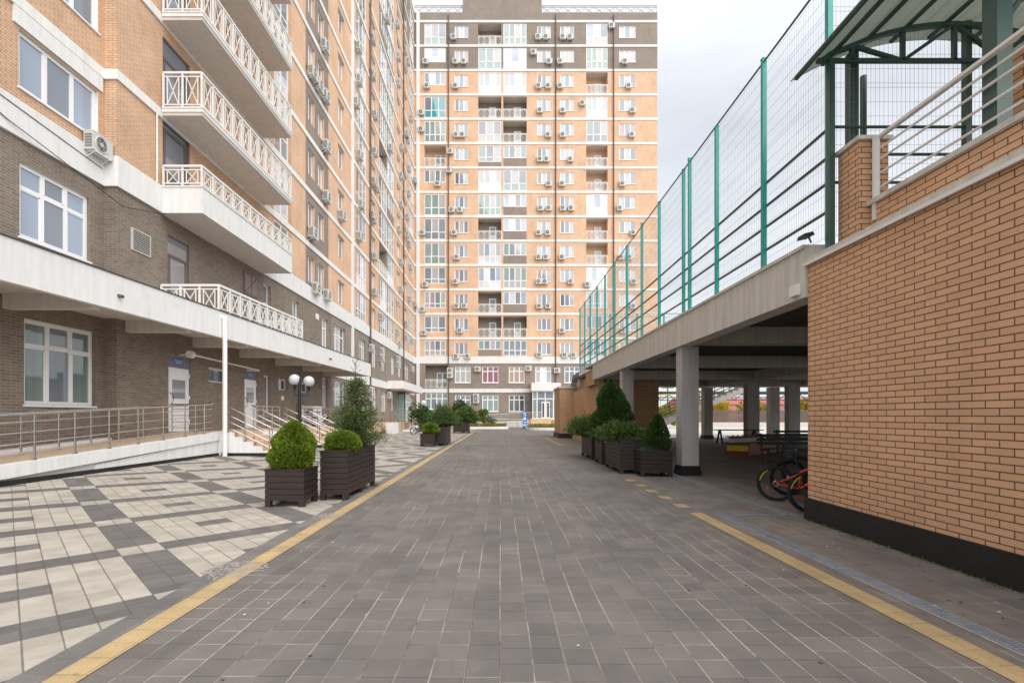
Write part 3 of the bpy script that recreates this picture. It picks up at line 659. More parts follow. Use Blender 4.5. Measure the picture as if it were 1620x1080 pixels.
# doors sit in their own openings
def door(parent, axis, plane, s, z, w, h, style):
    """style: white with a window and a curved bar handle, or brown framed glass"""
    o = parent['_o']; f = MB(); t = .07
    if style == 'brown':
        f.box(0, w, 0, .07, 0, .1, 'door_brown'); f.box(0, t, 0, .07, .1, h, 'door_brown'); f.box(w-t, w, 0, .07, .1, h, 'door_brown'); f.box(t, w-t, 0, .07, h-t, h, 'door_brown'); f.box(t, w-t, 0, .07, h*.76-.1, h*.76, 'door_brown')
        f.box(t, w-t, .01, .06, .1, .55, 'door_brown'); f.box(t, .26, .01, .06, .55, h*.76-.1, 'door_brown'); f.box(w-.22, w-t, .01, .06, .55, h*.76-.1, 'door_brown')
        p = MB(); p.box(.26, w-.22, .03, .04, .55, h*.76-.1, 'glass_mid'); p.box(t, w-t, .03, .04, h*.76, h-t, 'glass_mid')
        hd = MB(); hd.bar((w-.12, -.05, 1.0), (w-.12, -.05, 1.15), .025, 'steel')
    else:
        f.box(0, w, 0, .08, h-.42, h, 'door_blue_grey'); f.box(0, .05, 0, .08, 0, h-.42, 'door_blue_grey'); f.box(w-.05, w, .01, .08, 0, h-.42, 'door_blue_grey')
        f.box(.05, w-.05, .01, .06, .02, h-.43, 'pvc')
        for a, b, c, d in ((.16, .28, 1.15, 1.95), (w-.28, w-.16, 1.15, 1.95), (.28, w-.28, 1.89, 1.95), (.28, w-.28, 1.15, 1.21)): f.box(a, b, -.005, .011, c, d, 'pvc')
        p = MB(); p.box(.28, w-.28, .0, .012, 1.21, 1.89, 'glass_mid')
        for zz in (.3, 1.2, 2.0): f.tube([(w-.045, -.01, zz), (w-.045, -.01, zz+.14)], .018, 'white_metal', 8)
        hd = MB()
        for r_ in (0,):
            hd.tube([(.14, .0, .98), (.17, -.07, 1.02), (.24, -.09, 1.2), (.17, -.07, 1.38), (.14, 0, 1.42)], .014, 'black_metal', 6)
    loc = (plane-.06-o[0], s-o[1], z-o[2])
    d = link(f.mesh('door'), 'door', parent, loc, rad(90)); link(p.mesh('pane'), 'pane', d); link(hd.mesh('handle'), 'handle', d)
    if style != 'brown':
        q = MB(); q.box(w*.3, w*.7, -.012, -.001, h-.28, h-.12, 'sign_blue')
        for i in range(5): q.box(w*.3+.03+i*w*.07, w*.3+.03+i*w*.07+w*.045, -.015, -.0121, h-.18, h-.15, 'sign_pale')
        for i in range(4): q.box(w*.34+.03+i*w*.07, w*.34+.03+i*w*.07+w*.05, -.015, -.0121, h-.25, h-.22, 'sign_pale')
        link(q.mesh('door_sign'), 'door_sign', d)
    return d
doors = [(17.40, .9, 1.3, 2.75, 'white'), (22.55, .9, 1.25, 2.7, 'white2'), (17.35, 5.1, 1.3, 2.8, 'brown')]
for i in range(13, 7, -1):
    zb = FLZ[i+1] if i < 13 else 9.36
    if vis(18, zb-2): doors.append((17.1, zb+.16, 1.5, 2.62, 'brown'))
for s, z, w, h, st in doors: holes.append((s, s+w, z, z+h, .12, 'brick_brown', 'concrete_dark'))
for s, z, w, h, st in doors: door(LB, 'X', PX, s, z, w, h, st)
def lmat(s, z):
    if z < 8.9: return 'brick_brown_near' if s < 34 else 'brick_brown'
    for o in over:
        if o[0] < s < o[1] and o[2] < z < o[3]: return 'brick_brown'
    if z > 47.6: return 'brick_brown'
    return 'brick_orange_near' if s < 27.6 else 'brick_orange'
m = MB()
wall(m, 'X', PX, YJ, FY, -.3, TOP, holes, lmat, es=[34, 27.6]+[q for o in over for q in o[:2]], ez=[8.9, 47.6]+[q for o in over for q in o[2:]])
# set-back part near the camera, with its big windows
nh = [(12.41, 14.85, 9.74, 11.21, .16, 'white_render', 'concrete_dark'), (12.43, 14.55, 6.0, 7.9, .16, 'brick_brown_near', 'concrete_dark'), (12.55, 14.73, 1.77, 3.97, .16, 'brick_brown_near', 'concrete_dark'), (12.41, 14.85, 12.95, 14.6, .16, 'cream_band', 'concrete_dark')]
wall(m, 'X', PN, 2, YJ, -.3, TOP, nh, lmat, ez=[8.9])
for z0, z1, mt in ((-.3, 8.9, 'brick_brown_near'), (8.9, TOP, 'brick_orange_near')):
    m.poly([(PN, YJ, z0), (PX, YJ, z0), (PX, YJ, z1), (PN, YJ, z1)], mt)
for x0, x1, y in ((-27, PN, 2), (-27, PX, FY)): m.poly([(x0, y, 0), (x1, y, 0), (x1, y, TOP), (x0, y, TOP)], 'brick_brown')
m.poly([(-27, 2, 0), (-27, FY, 0), (-27, FY, TOP), (-27, 2, TOP)], 'brick_brown'); m.poly([(-27, 2, TOP), (PN, 2, TOP), (PN, YJ, TOP), (-27, YJ, TOP)], 'concrete'); m.poly([(-27, YJ, TOP), (PX, YJ, TOP), (PX, FY, TOP), (-27, FY, TOP)], 'concrete')
m.build('wall', LB)
for it in items:
    if it[0] == 'open': open_loggia(LB, 'X', PX, *it[1:], 'L')
    else: place(LB, it[3], 'X', PX, it[1], it[2], it[4], it[0])
for h, n, rows, ms_, ky in ((nh[0], 3, (), ('glass_sky', 'glass_mid', 'glass_sky'), 'n3'), (nh[1], 3, (.68,), ('glass_sky', 'glass_mid', 'glass_sky'), 'n2'), (nh[2], 3, (.70,), ('glass_teal', 'glass_mid', 'glass_teal'), 'n1'), (nh[3], 3, (), ('glass_teal', 'glass_sky', 'glass_mid'), 'n4')):
    place(LB, win(h[1]-h[0]-.01, h[3]-h[2]-.01, n, rows, ms_, None, fw=.10, key=ky), 'X', PN, h[0]+.005, h[2]+.005, .08)
m = MB(); m.box(PN-.02, PN+.05, 12.25, 14.98, 11.26, 11.75, 'white_render'); m.build('lintel', LB)
# white bands
for i, z in enumerate(FLZ):
    m = MB(); bandbox(m, 'X', PX, YJ+.06, FY, z-.15, z+.15, .06, 'cream_band'); m.box(PN-.02, PN+.06, 2, YJ, z-.15, z+.15, 'cream_band'); m.box(PN+.06, PX+.06, YJ-.06, YJ+.06, z-.15, z+.15, 'cream_band'); m.build('string_course', LB)
m = MB(); bandbox(m, 'X', PX, YJ+.08, FY, 8.45, 9.36, .08, 'white_render'); m.box(PN-.02, PN+.08, 2, YJ, 8.45, 9.36, 'white_render'); m.box(PN+.08, PX+.08, YJ-.08, YJ+.08, 8.45, 9.36, 'white_render'); m.build('string_course', LB)
m = MB(); bandbox(m, 'X', PX, 34, FY, 4.2, 4.9, .08, 'white_render'); m.build('string_course', LB)
m = MB(); m.box(PX-.02, PX+.10, 38.6, 39.05, 4.95, TOP, 'white_render'); m.build('pilaster', LB)
for y in (43.8, 58.7): tube_v(PX+.14, y, .3, TOP-.3, .085, 'brown_metal', 'drainpipe', LB)
# long balconies
def balcony(zs0, zs1, h, deep):
    m = MB(); x1 = -10.25; y0, y1 = 16.97, 24.2
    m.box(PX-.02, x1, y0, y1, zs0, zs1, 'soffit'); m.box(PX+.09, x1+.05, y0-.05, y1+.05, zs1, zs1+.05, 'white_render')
    if deep: m.box(x1, x1+.02, y0, y1, zs0-.002, zs1, 'white_render'); m.box(PX+.09, x1+.02, y0-.02, y0, zs0-.002, zs1, 'white_render')
    else: m.box(x1, x1+.03, y0-.03, y1, zs1-.12, zs1, 'white_render'); m.box(PX+.09, x1, y0-.03, y0, zs1-.12, zs1, 'white_render')
    sl = m.build('balcony', LB)
    r = MB(); x = x1-.02; z = zs1+.05
    railing(r, (PX+.12, y0, z), (x, y0, z), h, .68, t=.05); railing(r, (x, y0, z), (x, y1-.03, z), h, .66, t=.05, ends=(0, 1)); railing(r, (PX+.12, y1-.03, z), (x, y1-.03, z), h, .68, t=.05, ends=(1, 0)); r.build('railing', sl)
balcony(8.43, 9.31, .68, True)
for z in FLZ[::-1]:
    if 11 < z < 25: balcony(z-.08, z+.15, 1.18, False)
# deep canopy over the ground floor entrances
def cx_(y): return -9.85+.0366*(y-9.7)
m = MB(); y0, y1 = 2, 34
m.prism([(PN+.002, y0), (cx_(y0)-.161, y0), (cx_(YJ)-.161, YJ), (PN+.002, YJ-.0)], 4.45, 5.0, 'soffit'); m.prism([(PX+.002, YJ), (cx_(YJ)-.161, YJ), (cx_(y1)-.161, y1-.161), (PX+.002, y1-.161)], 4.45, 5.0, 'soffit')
can = m.build('canopy', LB)
m = MB(); m.prism([(cx_(y0)-.16, y0), (cx_(y0), y0), (cx_(y1), y1), (cx_(y1)-.16, y1)], 4.17, 5.06, 'white_render'); m.prism([(PX+.09, y1-.16), (cx_(y1)-.16, y1-.16), (cx_(y1)-.16, y1), (PX+.09, y1)], 4.17, 5.06, 'white_render')
m.prism([(cx_(y0)-.2, y0), (cx_(y0)+.03, y0), (cx_(y1)+.03, y1), (cx_(y1)-.2, y1)], 5.06, 5.085, 'roof_tin'); m.build('fascia', can)
for y in (8.6, 12.0, 15.4, 18.75, 22.1, 25.6, 29.1, 32.4):
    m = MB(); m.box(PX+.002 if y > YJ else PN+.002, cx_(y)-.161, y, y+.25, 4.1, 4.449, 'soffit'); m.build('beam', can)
r = MB(); c0 = 16.9; c1 = 23.4
railing(r, (PX+.1, c0, 5.06), (cx_(c0)-.06, c0, 5.06), .88, .7, t=.055); railing(r, (cx_(c0)-.06, c0, 5.085), (cx_(c1)-.06, c1, 5.085), .86, .62, t=.055, ends=(0, 1)); railing(r, (cx_(c1)-.06, c1, 5.06), (PX+.1, c1, 5.06), .88, .7, t=.055, ends=(0, 1))
r.build('railing', LB)
# second canopy farther on
m = MB(); m.box(PX+.1, -10.0, 50.5, 62.5, 4.25, 5.05, 'white_render'); m.build('canopy', LB)
# white drainpipe from the canopy edge to the paving
m = MB(); xp, yp = cx_(17.0)+.09, 17.0
m.tube([(xp-.15, yp, 4.86), (xp, yp, 4.86)], .07, 'white_metal', 12); m.tube([(xp, yp, 4.9), (xp, yp, .10)], .075, 'white_metal', 14); m.ring((xp, yp, 3.9), .078, .012, 'white_metal', 'z', 14); m.ring((xp, yp, 1.9), .078, .012, 'white_metal', 'z', 14)
m.build('drainpipe', LB)
# louvred vent, shutter, small grilles
m = MB(); m.box(PX, PX+.03, 15.63, 16.5, 6.75, 7.45, 'concrete_pale')
for i in range(11): m.box(PX+.03, PX+.04, 15.7, 16.43, 6.80+i*.058, 6.825+i*.058, 'ac_dark')
m.build('wall_vent', LB)
m = MB(); m.box(PX, PX+.04, 22.45, 23.7, 7.05, 8.1, 'door_brown'); m.box(PX+.04, PX+.05, 22.55, 23.6, 7.15, 8.0, 'brick_brown'); m.bar((PX+.06, 22.55, 7.15), (PX+.06, 23.6, 8.0), .03, 'door_brown'); m.bar((PX+.06, 23.07, 7.15), (PX+.06, 23.07, 8.0), .03, 'door_brown'); m.build('shutter', LB)
m = MB(); m.box(PX, PX+.03, 31.2, 31.7, 7.6, 7.95, 'white_metal'); m.build('wall_vent', LB)
# floodlight arm between the doors, round vents
m = MB(); m.tube([(PX+.5, 17.9, 3.70), (PX+.5, 22.9, 3.58)], .03, 'cream_metal', 8); m.tube([(PX, 18.0, 3.70), (PX+.52, 18.0, 3.70)], .025, 'cream_metal', 6); m.tube([(PX, 22.8, 3.58), (PX+.52, 22.8, 3.58)], .05, 'cream_metal', 6); m.tube([(PX+.5, 17.75, 3.70), (PX+.5, 17.95, 3.70)], .13, 'cream_metal', 14); m.build('conduit', LB)
m = MB(); m.tube([(PX, 26.4, 2.42), (PX+.06, 26.4, 2.42)], .13, 'cream_metal', 14); m.build('wall_lamp', LB)
# little camera-like spouts on the fascia
for y in (12.6, 26.6):
    m = MB(); m.tube([(cx_(y)-.01, y, 4.55), (cx_(y)+.12, y, 4.52)], .045, 'concrete_dark', 8); m.build('water_spout', LB)
m = MB(); pts = [(PN+.1, 9.5, 9.5), (PN+.1, 12.0, 8.7), (PX+.1, 15.2, 7.9), (PX+.12, 17.5, 8.55)]; m.tube(pts, .012, 'black_metal', 5); pts = [(PN+.1, 9.5, 9.4), (PN+.09, 14.9, 8.92)]; m.tube(pts, .010, 'black_metal', 5); m.build('cable', LB)
m = MB(); m.tube([(PX+.05, 16.75, 9.4), (PX+.05, 16.75, 11.7)], .03, 'cream_metal', 6); m.build('conduit', LB)
# ground floor: niche, service boxes
m = MB(); m.box(PX, PX+.03, 28.3, 29.3, .9, 2.25, 'brown_metal'); m.box(PX+.03, PX+.05, 28.4, 28.8, .95, 2.1, 'tile_beige'); m.box(PX+.03, PX+.05, 28.85, 29.2, .95, 2.1, 'tile_beige'); m.build('service_hatch', LB)
m = MB(); m.box(PX+.02, PX+.7, 38.0, 40.0, 0, 1.7, 'brick_brown'); m.build('plinth', LB)
# glazed entrance under the second canopy
g = win(3.4, 3.0, 4, (.72,), ('teal_glass', 'glass_teal', 'teal_glass'), fw=.1, sill=False, key='ent'); place(LB, g, 'X', PX+.9, 55.6, .9, 0, 'glazed_vestibule')
m = MB(); m.box(PX, PX+.9, 55.6, 55.68, .9, 3.9, 'teal_glass'); m.box(PX, PX+.9, 58.9, 58.98, .9, 3.9, 'teal_glass'); m.build('side_glazing', LB)
# ventilation cabinet with slots, beside the stairs
t = thing('service_cabinet', 'pale grey metal cabinet with slotted front standing by the left block wall', 'cabinet', (PX+.4, 29.6, .9))
m = MB(); m.box(PX+.05, PX+.75, 29.0, 30.2, .9, 2.05, 'white_metal'); m.build('cabinet_body', t)
m = MB()
for i in range(6):
    m.box(PX+.15, PX+.65, 28.985, 28.999, 1.05+i*.15, 1.13+i*.15, 'ac_dark')
m.build('slotted_front', t)
m = MB(); m.tube([(PX+.62, 28.998, 1.93), (PX+.62, 28.975, 1.93)], .05, 'sign_pale', 10); m.build('round_sticker', t)
# air conditioners on the left block, read off as direction and height
lcols = [(30.5, 'first window of the brown strip'), (32.1, 'second window of the brown strip'), (36.2, 'lone window after the brown strip'), (41.3, 'by the first balcony stack'), (45.2, 'window just past the first drainpipe'), (50.7, 'by the wide balcony stack'), (56.3, 'window before the far drainpipe'), (60.6, 'window past the far drainpipe'), (64.6, 'by the corner balconies')]
zl = [(200, 230), (140, 360), (170, 420), (205, 475), (210, 720), (210, 965), (285, 1055), (365, 235), (368, 395), (355, 505), (370, 760), (378, 1000), (435, 195), (435, 370), (447, 565), (445, 745), (440, 890), (455, 920), (435, 1055), (505, 95), (520, 725), (555, 120), (560, 280), (560, 410), (575, 720), (572, 860), (573, 1000), (592, 250), (605, 305), (620, 580), (600, 655), (605, 685), (610, 825), (610, 945), (640, 880), (603, 1060)]
pts = [(450+x*.3239, y*.3239) for x, y in zl]
zl = [(135, 115), (150, 370), (200, 400), (350, 130), (415, 50), (420, 222), (420, 385), (450, 500), (533, 95), (540, 245), (540, 370), (530, 440), (527, 570), (535, 625), (570, 120), (578, 165), (580, 415), (585, 270), (605, 440), (565, 530), (563, 595), (592, 610), (592, 740), (405, 645), (452, 660), (452, 690), (527, 695), (527, 720), (403, 840), (403, 870), (487, 860)]
pts += [(450+x*.3428, 330+y*.3428) for x, y in zl]
for x, y in pts:
    XC = PX+.26; Y = XC*783/(x-793); z = CZ(y, Y)-.36
    nm = min(lcols, key=lambda c: abs(c[0]-Y))[1]
    if z < 3.9: fl = 1
    elif z < 8.5: fl = 2
    else: fl = 3+sum(1 for q in FLZ if q < z+.3)
    ac('X', PX, Y, z, 'air conditioner on left block, %s floor, %s' % (ORD[min(fl, 16)], nm), GLF, near=Y < 45)
ac('X', PN+.0, 14.6, 9.12, 'large air conditioner at the left block corner, third floor, over the brown brick', GLF, True)
ac_flush()
for o in COL.objects:
    if o.get('label', '').startswith('large air conditioner'): o.scale = (.86, .86, .86); o['label'] = 'air conditioner at the left block corner, third floor, over the brown brick'
# ================================================================ porch, ramp and stairs
def rz_(y): return min(.9, .466+.0535*(y-9.7))
def rx_(y): return -9.78
RP = thing('access_ramp', 'long white concrete access ramp and porch along the left block', 'ramp', (-10.6, 17, 0))
m = MB(); x0, x1 = PX+.03, -9.78
m.hexa([(PN+.03, 4, .0), (x1-.25, 4, .0), (x1-.25, YJ, 0), (PN+.03, YJ, 0), (PN+.03, 4, rz_(4)), (x1-.25, 4, rz_(4)), (x1-.25, YJ, rz_(YJ)), (PN+.03, YJ, rz_(YJ))], 'tile_beige')
m.hexa([(x0, YJ, 0), (x1-.25, YJ, 0), (x1-.25, 17.8, 0), (x0, 17.8, 0), (x0, YJ, rz_(YJ)), (x1-.25, YJ, rz_(YJ)), (x1-.25, 17.8, .9), (x0, 17.8, .9)], 'tile_beige')
m.box(x0, -9.7, 17.8, 31, 0, .9, 'tile_beige'); m.build('deck', RP)
m = MB()
for a, b in ((4, 10), (10, 14), (14, 17.2)):
    m.hexa([(x1-.249, a, rz_(a)-.22), (x1, a, rz_(a)-.22), (x1, b, rz_(b)-.22), (x1-.249, b, rz_(b)-.22), (x1-.249, a, rz_(a)+.05), (x1, a, rz_(a)+.05), (x1, b, rz_(b)+.05), (x1-.249, b, rz_(b)+.05)], 'white_render')
m.box(x1-.32, -9.69, 17.21, 17.79, 0, .93, 'white_render'); m.build('stringer', RP)
m = MB(); m.box(x1-.30, x1-.12, 4, 17.2, .2, .5, 'white_render'); m.hexa([(x1-.12, 12, .2), (x1-.06, 12, .2), (x1-.06, 17.2, .2), (x1-.12, 17.2, .2), (x1-.12, 12, .3), (x1-.06, 12, .3), (x1-.06, 17.2, .68), (x1-.12, 17.2, .68)], 'white_render'); m.build('side_wall', RP)
m = MB(); m.box(x1-.28, x1-.03, 4, 17.2, 0, .20, 'black_plinth'); m.build('plinth', RP)
m = MB(); m.hexa([(PN+.05, 4, rz_(4)), (PN+.25, 4, rz_(4)), (PN+.25, YJ-.02, rz_(YJ)), (PN+.05, YJ-.02, rz_(YJ)), (PN+.05, 4, rz_(4)+.12), (PN+.25, 4, rz_(4)+.12), (PN+.25, YJ-.02, rz_(YJ)+.08), (PN+.05, YJ-.02, rz_(YJ)+.08)], 'white_render'); m.build('kerb', RP)
def handrail(parent, pts, posts, hs=(.98, .82, .6, .38, .18), name='handrail'):
    m = MB(); pts = [Vector(p) for p in pts]
    for i, h in enumerate(hs): m.tube([p+Vector((0, 0, h)) for p in pts], .025 if i == 0 else .011, 'steel', 8 if i == 0 else 5)
    for q in posts:
        q = Vector(q); m.tube([q, q+Vector((0, 0, hs[0]))], .022, 'steel', 8); m.tube([q, q+Vector((0, 0, .03))], .05, 'steel', 10)
    return m.build(name, parent)
handrail(RP, [(-9.9, 5.5, rz_(5.5)+.05), (-9.9, 16.95, rz_(17)+.05)], [(-9.9, y, rz_(y)+.05) for y in (5.5, 6.5, 7.5, 8.5, 9.5, 10.5, 11.5, 12.5, 13.5, 14.5, 15.5, 16.5)])
handrail(RP, [(-11.35, 5.5, rz_(5.5)), (-11.35, 15.9, rz_(16))], [(-11.35, y, rz_(y)) for y in (5.7, 6.7, 7.7, 8.7, 9.7, 10.7, 11.7, 12.7, 13.7, 14.7, 15.7)])
handrail(RP, [(-9.9, 16.95, .95), (-10.4, 17.15, .9), (-11.4, 17.15, .9)], [(-10.6, 17.15, .9), (-11.4, 17.15, .9)])
handrail(RP, [(-9.8, 19.5, .9), (-9.8, 21.9, .9)], [(-9.8, y, .9) for y in (19.6, 20.4, 21.2, 21.9)])
handrail(RP, [(-9.8, 24.6, .9), (-9.8, 31, .9)], [(-9.8, y, .9) for y in (25.4, 26.4, 27.4, 28.4, 29.4, 30.4)])
for y, lab in ((17.2, 'nearer flight of beige and terracotta tiled stairs beside the white drainpipe'), (21.95, 'farther flight of beige tiled stairs behind the round shrub')):
    t = thing('entrance_stairs', lab, 'stairs', (-9, y+1.1, 0), group='stair flights up to the porch')
    m = MB(); y1 = y+2.2; hx = [-9.7+.335*i for i in range(6)]
    for i in range(5):
        z1 = .9-.16*(i) - .0; m.box(hx[i], hx[i+1], y+.18, y1-.0, 0, z1, 'stair_tile')
    m.build('treads', t)
    m = MB()
    for i in range(5): m.box(hx[i], hx[i+1], y, y+.179, .2, .9-.16*i+.005, 'white_render')
    m.build('side_wall', t)
    m = MB(); m.box(-9.72, hx[5]+.02, y-.02, y+.2, 0, .2, 'black_plinth'); m.build('plinth', t)
    for yy in (y+.1, y1-.05):
        handrail(t, [(-9.75, yy, .92), (-8.05, yy, .1), (-7.8, yy, .02)], [(-9.55, yy, .9), (-8.95, yy, .62), (-8.1, yy, .12)], (.98, .70, .48, .26))
m = MB(); m.box(-9.69, -8.4, 19.42, 21.93, 0, .62, 'white_render'); m.box(-9.69, -9.1, 19.43, 21.92, .62, .84, 'white_render'); solo(m, 'low_wall', 'low stepped white wall between the two stair flights', 'wall', (-9, 20.7, 0))
# farther ramps and railings along the left block
t = thing('access_ramp', 'farther ramp with tangled steel handrails beyond the tall conifer', 'ramp', (-10, 45, 0))
m = MB(); m.box(PX+.03, -8.9, 40, 60, 0, .85, 'tile_beige'); m.hexa([(-8.9, 44, 0), (-7.6, 44, 0), (-7.6, 60, 0), (-8.9, 60, 0), (-8.9, 44, .12), (-7.6, 44, .12), (-7.6, 60, .85), (-8.9, 60, .85)], 'white_render'); m.build('deck', t)
m = MB(); m.box(-9.0, -8.3, 38.6, 40, 0, .9, 'white_render'); m.build('side_wall', t)
for x in (-7.65, -8.85): handrail(t, [(x, 44, .12), (x, 60, .85)], [(x, 44+i*1.6, .12+.0456*1.6*i) for i in range(11)], (.98, .75, .5, .25))
handrail(t, [(-8.95, 40, .85), (-8.95, 60, .85)], [(-8.95, 40+i*1.5, .85) for i in range(14)], (.98, .75, .5, .25))
handrail(t, [(-8.9, 50, .85), (-6.4, 50, .1)], [(-8.8, 50, .8), (-6.5, 50, .1)], (.98, .7, .45))
t = thing('access_ramp', 'steel-railed ramp along the foot of the far block', 'ramp', (2, 63, 0))
m = MB(); m.hexa([(-9, 63.5, 0), (5.2, 63.5, 0), (5.2, 65.8, 0), (-9, 65.8, 0), (-9, 63.5, .3), (5.2, 63.5, 1.0), (5.2, 65.8, 1.0), (-9, 65.8, .3)], 'concrete_pale'); m.build('deck', t)
handrail(t, [(-9, 63.6, .3), (5.2, 63.6, 1.0)], [(-9+i*1.4, 63.6, .3+.0493*1.4*i) for i in range(11)], (.95, .7, .45, .2))
handrail(t, [(-5, 61.6, .1), (3.4, 61.6, .1)], [(-5+i*1.4, 61.6, .1) for i in range(7)], (.95, .6, .3))
# ================================================================ right side: brick building with a terrace on top
BX = 4.45
BR = thing('brick_building', 'tan brick building with grey coping and black plinth along the right edge', 'building', (6, 3, 0))
m = MB(); m.box(BX, 12, -4, 7.18, 0, 3.70, 'brick_tan'); m.build('wall', BR)
m = MB(); m.box(BX-.05, BX-.001, -4, 7.2, 0, .26, 'black_plinth'); m.box(BX-.03, BX-.001, -4, 7.19, .26, .31, 'black_plinth'); m.build('plinth', BR)
m = MB(); m.box(BX-.05, BX+.55, -4, 7.2, 3.70, 3.76, 'concrete'); m.box(BX-.06, BX-.03, -4, 7.2, 3.66, 3.70, 'cream_metal'); m.build('coping', BR)
m = MB(); m.box(4.79, 5.04, -4, 6.42, 3.761, 4.21, 'brick_tan'); m.build('parapet', BR)
m = MB(); m.box(4.74, 5.09, -4, 6.43, 4.211, 4.27, 'concrete'); m.build('coping', BR)
m = MB(); m.box(4.65, 5.03, 6.431, 6.83, 3.761, 5.07, 'brick_tan'); m.build('brick_pier', BR); m = MB(); m.box(4.61, 5.07, 6.39, 6.87, 5.071, 5.12, 'concrete'); m.build('coping', BR)
m = MB(); m.box(5.35, 5.85, 4.9, 5.3, 4.28, 5.3, 'brick_tan'); m.build('brick_pier', BR)
m = MB()
m.bar((4.85, -3, 5.07), (4.85, 6.38, 5.07), .06, 'cream_metal', .035)
for z in (4.92, 4.78, 4.60, 4.42): m.tube([(4.85, -3, z), (4.85, 6.38, z)], .014, 'cream_metal', 6)
for y in (6.34, 3.9, 1.4, -1.2): m.bar((4.80, y, 4.0 if y > 6 else 4.27), (4.80, y, 5.07), .07, 'cream_metal', .04)
m.build('terrace_railing', BR)
# ================================================================ raised sports deck
DK = thing('sports_deck', 'raised concrete deck on columns with a sports court on top', 'deck', (12, 20, 0))
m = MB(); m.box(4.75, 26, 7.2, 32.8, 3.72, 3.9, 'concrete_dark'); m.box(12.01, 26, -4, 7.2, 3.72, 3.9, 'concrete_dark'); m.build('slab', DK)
m = MB(); m.box(4.42, 4.749, 7.19, 23.95, 3.22, 3.93, 'concrete'); m.box(4.38, 4.78, 7.19, 26.3, 3.931, 3.98, 'concrete'); m.build('edge_beam', DK)
for y in (12.4, 18.5, 24.6, 30.4):
    m = MB(); m.box(4.751, 26, y, y+.4, 3.3, 3.719, 'concrete'); m.build('cross_beam', DK)
m = MB(); m.box(8.4, 26, 32.4, 32.8, 3.36, 3.719, 'concrete'); m.build('edge_beam', DK)
for x in (12.6, 18.5):
    m = MB(); m.box(x, x+.4, 7.2, 32.39, 3.28, 3.718, 'concrete'); m.build('long_beam', DK)
def column(x, y, w, d, top=3.22):
    m = MB(); m.box(x, x+w, y, y+d, .2, top, 'column_paint'); c = m.build('column', DK)
    m = MB(); m.box(x-.05, x+w+.05, y-.05, y+d+.05, 0, .13, 'black_plinth'); m.box(x-.03, x+w+.03, y-.03, y+d+.03, .13, .24, 'black_plinth'); m.build('plinth', c)
column(4.53, 12.4, .42, .42); column(4.53, 18.5, .42, .42)
for x, y, w in ((13.05, 31.8, .55), (13.6, 27.3, .65), (17.3, 31.8, .6), (17.05, 29.3, .65), (21, 20, .5), (12.6, 12.4, .4), (22, 31.8, .5)): column(x, y, w, .5, 3.3)
m = MB(); m.box(4.98, 8.4, 26.4, 32.8, 0, 3.715, 'brick_tan_far'); m.box(3.87, 4.979, 32.81, 36, .32, 3.3, 'brick_tan_far'); m.box(4.50, 4.979, 23.96, 26.4, 3.0, 3.72, 'brick_tan_far'); m.box(4.70, 4.978, 23.96, 32.8, 0, 3.0, 'brick_tan_far'); m.box(4.979, 8.3, 32.81, 36, 0, 3.3, 'brick_tan_far'); m.build('brick_wall', DK)
m = MB(); m.box(3.80, 5.0, 32.75, 36.05, 0, .31, 'black_plinth'); m.build('plinth', DK)
m = MB(); m.box(3.80, 8.4, 32.74, 36.1, 3.301, 3.42, 'concrete_pale'); m.box(4.5, 8.3, 33, 35.9, 3.42, 3.46, 'roof_tin')
m.hexa([(3.9, 33.0, 3.43), (5.2, 33.0, 3.43), (5.2, 35.9, 3.43), (3.9, 35.9, 3.43), (5.0, 33.0, 3.47), (5.2, 33.0, 4.4), (5.2, 35.9, 4.4), (5.0, 35.9, 3.47)], 'roof_tin'); m.build('roof', DK)
m = MB(); m.box(4.36, 4.415, 7.3, 7.5, 3.28, 3.44, 'white_metal'); m.build('junction_box', DK)
# court fence
FN = thing('court_fence', 'tall green post and wire mesh fence round the court on the deck', 'fence', (4.6, 17, 3.98))
zb, zt = 3.98, 7.70
py = [6.87, 8.58, 10.45, 11.95, 12.35, 14.25, 16.0, 17.9, 19.85, 21.7, 23.5, 25.3, 27.0, 28.6]
FXp = 4.55
for y in py:
    m = MB(); top = zt-.12*(R.random()); m.bar((FXp, y, zb if y > 7 else 3.765), (FXp, y, top), .07, 'teal_paint'); m.box(FXp-.04, FXp+.04, y-.04, y+.04, top, top+.02, 'teal_paint'); m.build('post', FN)
nx = [6.46, 8.4, 10.3, 12.2]; fx_ = [6.3, 7.85, 9.4, 11, 12.6]
for x in nx:
    m = MB(); m.bar((x, 6.87, zb-.1), (x, 6.87, zt), .08, 'green_paint'); m.build('post', FN)
for x in fx_:
    m = MB(); m.bar((x, 28.6, zb), (x, 28.6, 7.4), .08, 'teal_paint'); m.build('post', FN)
m = MB(); dx = .05
for z in (4.37, 4.77, 5.13, 5.53): m.tube([(FXp+dx, 6.87, z), (FXp+dx, 28.6, z)], .023, 'rail_brown', 6)
m.tube([(FXp, 6.87, 7.62), (FXp, 28.6, 7.62)], .018, 'rail_brown', 6)
for z in (4.73, 5.12, 5.50): m.tube([(FXp, 6.87, z), (13, 6.87, z)], .02, 'green_paint', 6)
for z in (5.88, 7.38): m.tube([(FXp, 28.6, z), (13, 28.6, z)], .02, 'teal_paint', 6)
m.build('rail', FN)
def meshpanel(p0, p1, z0, z1, step=.06, r=.0019):
    m = MB(); p0, p1 = Vector(p0), Vector(p1); d = p1-p0; n = int(d.length/step)
    for i in range(n+1):
        q = p0+d*i/n; m.tube([(q.x, q.y, z0), (q.x, q.y, z1)], r, 'wire', 3, False)
    z = z0+.03; i = 0
    while z < z1:
        m.tube([(p0.x, p0.y, z), (p1.x, p1.y, z)], r*1.1, 'wire', 3, False)
        z += .06 if i % 6 == 5 else .2; i += 1
    return m
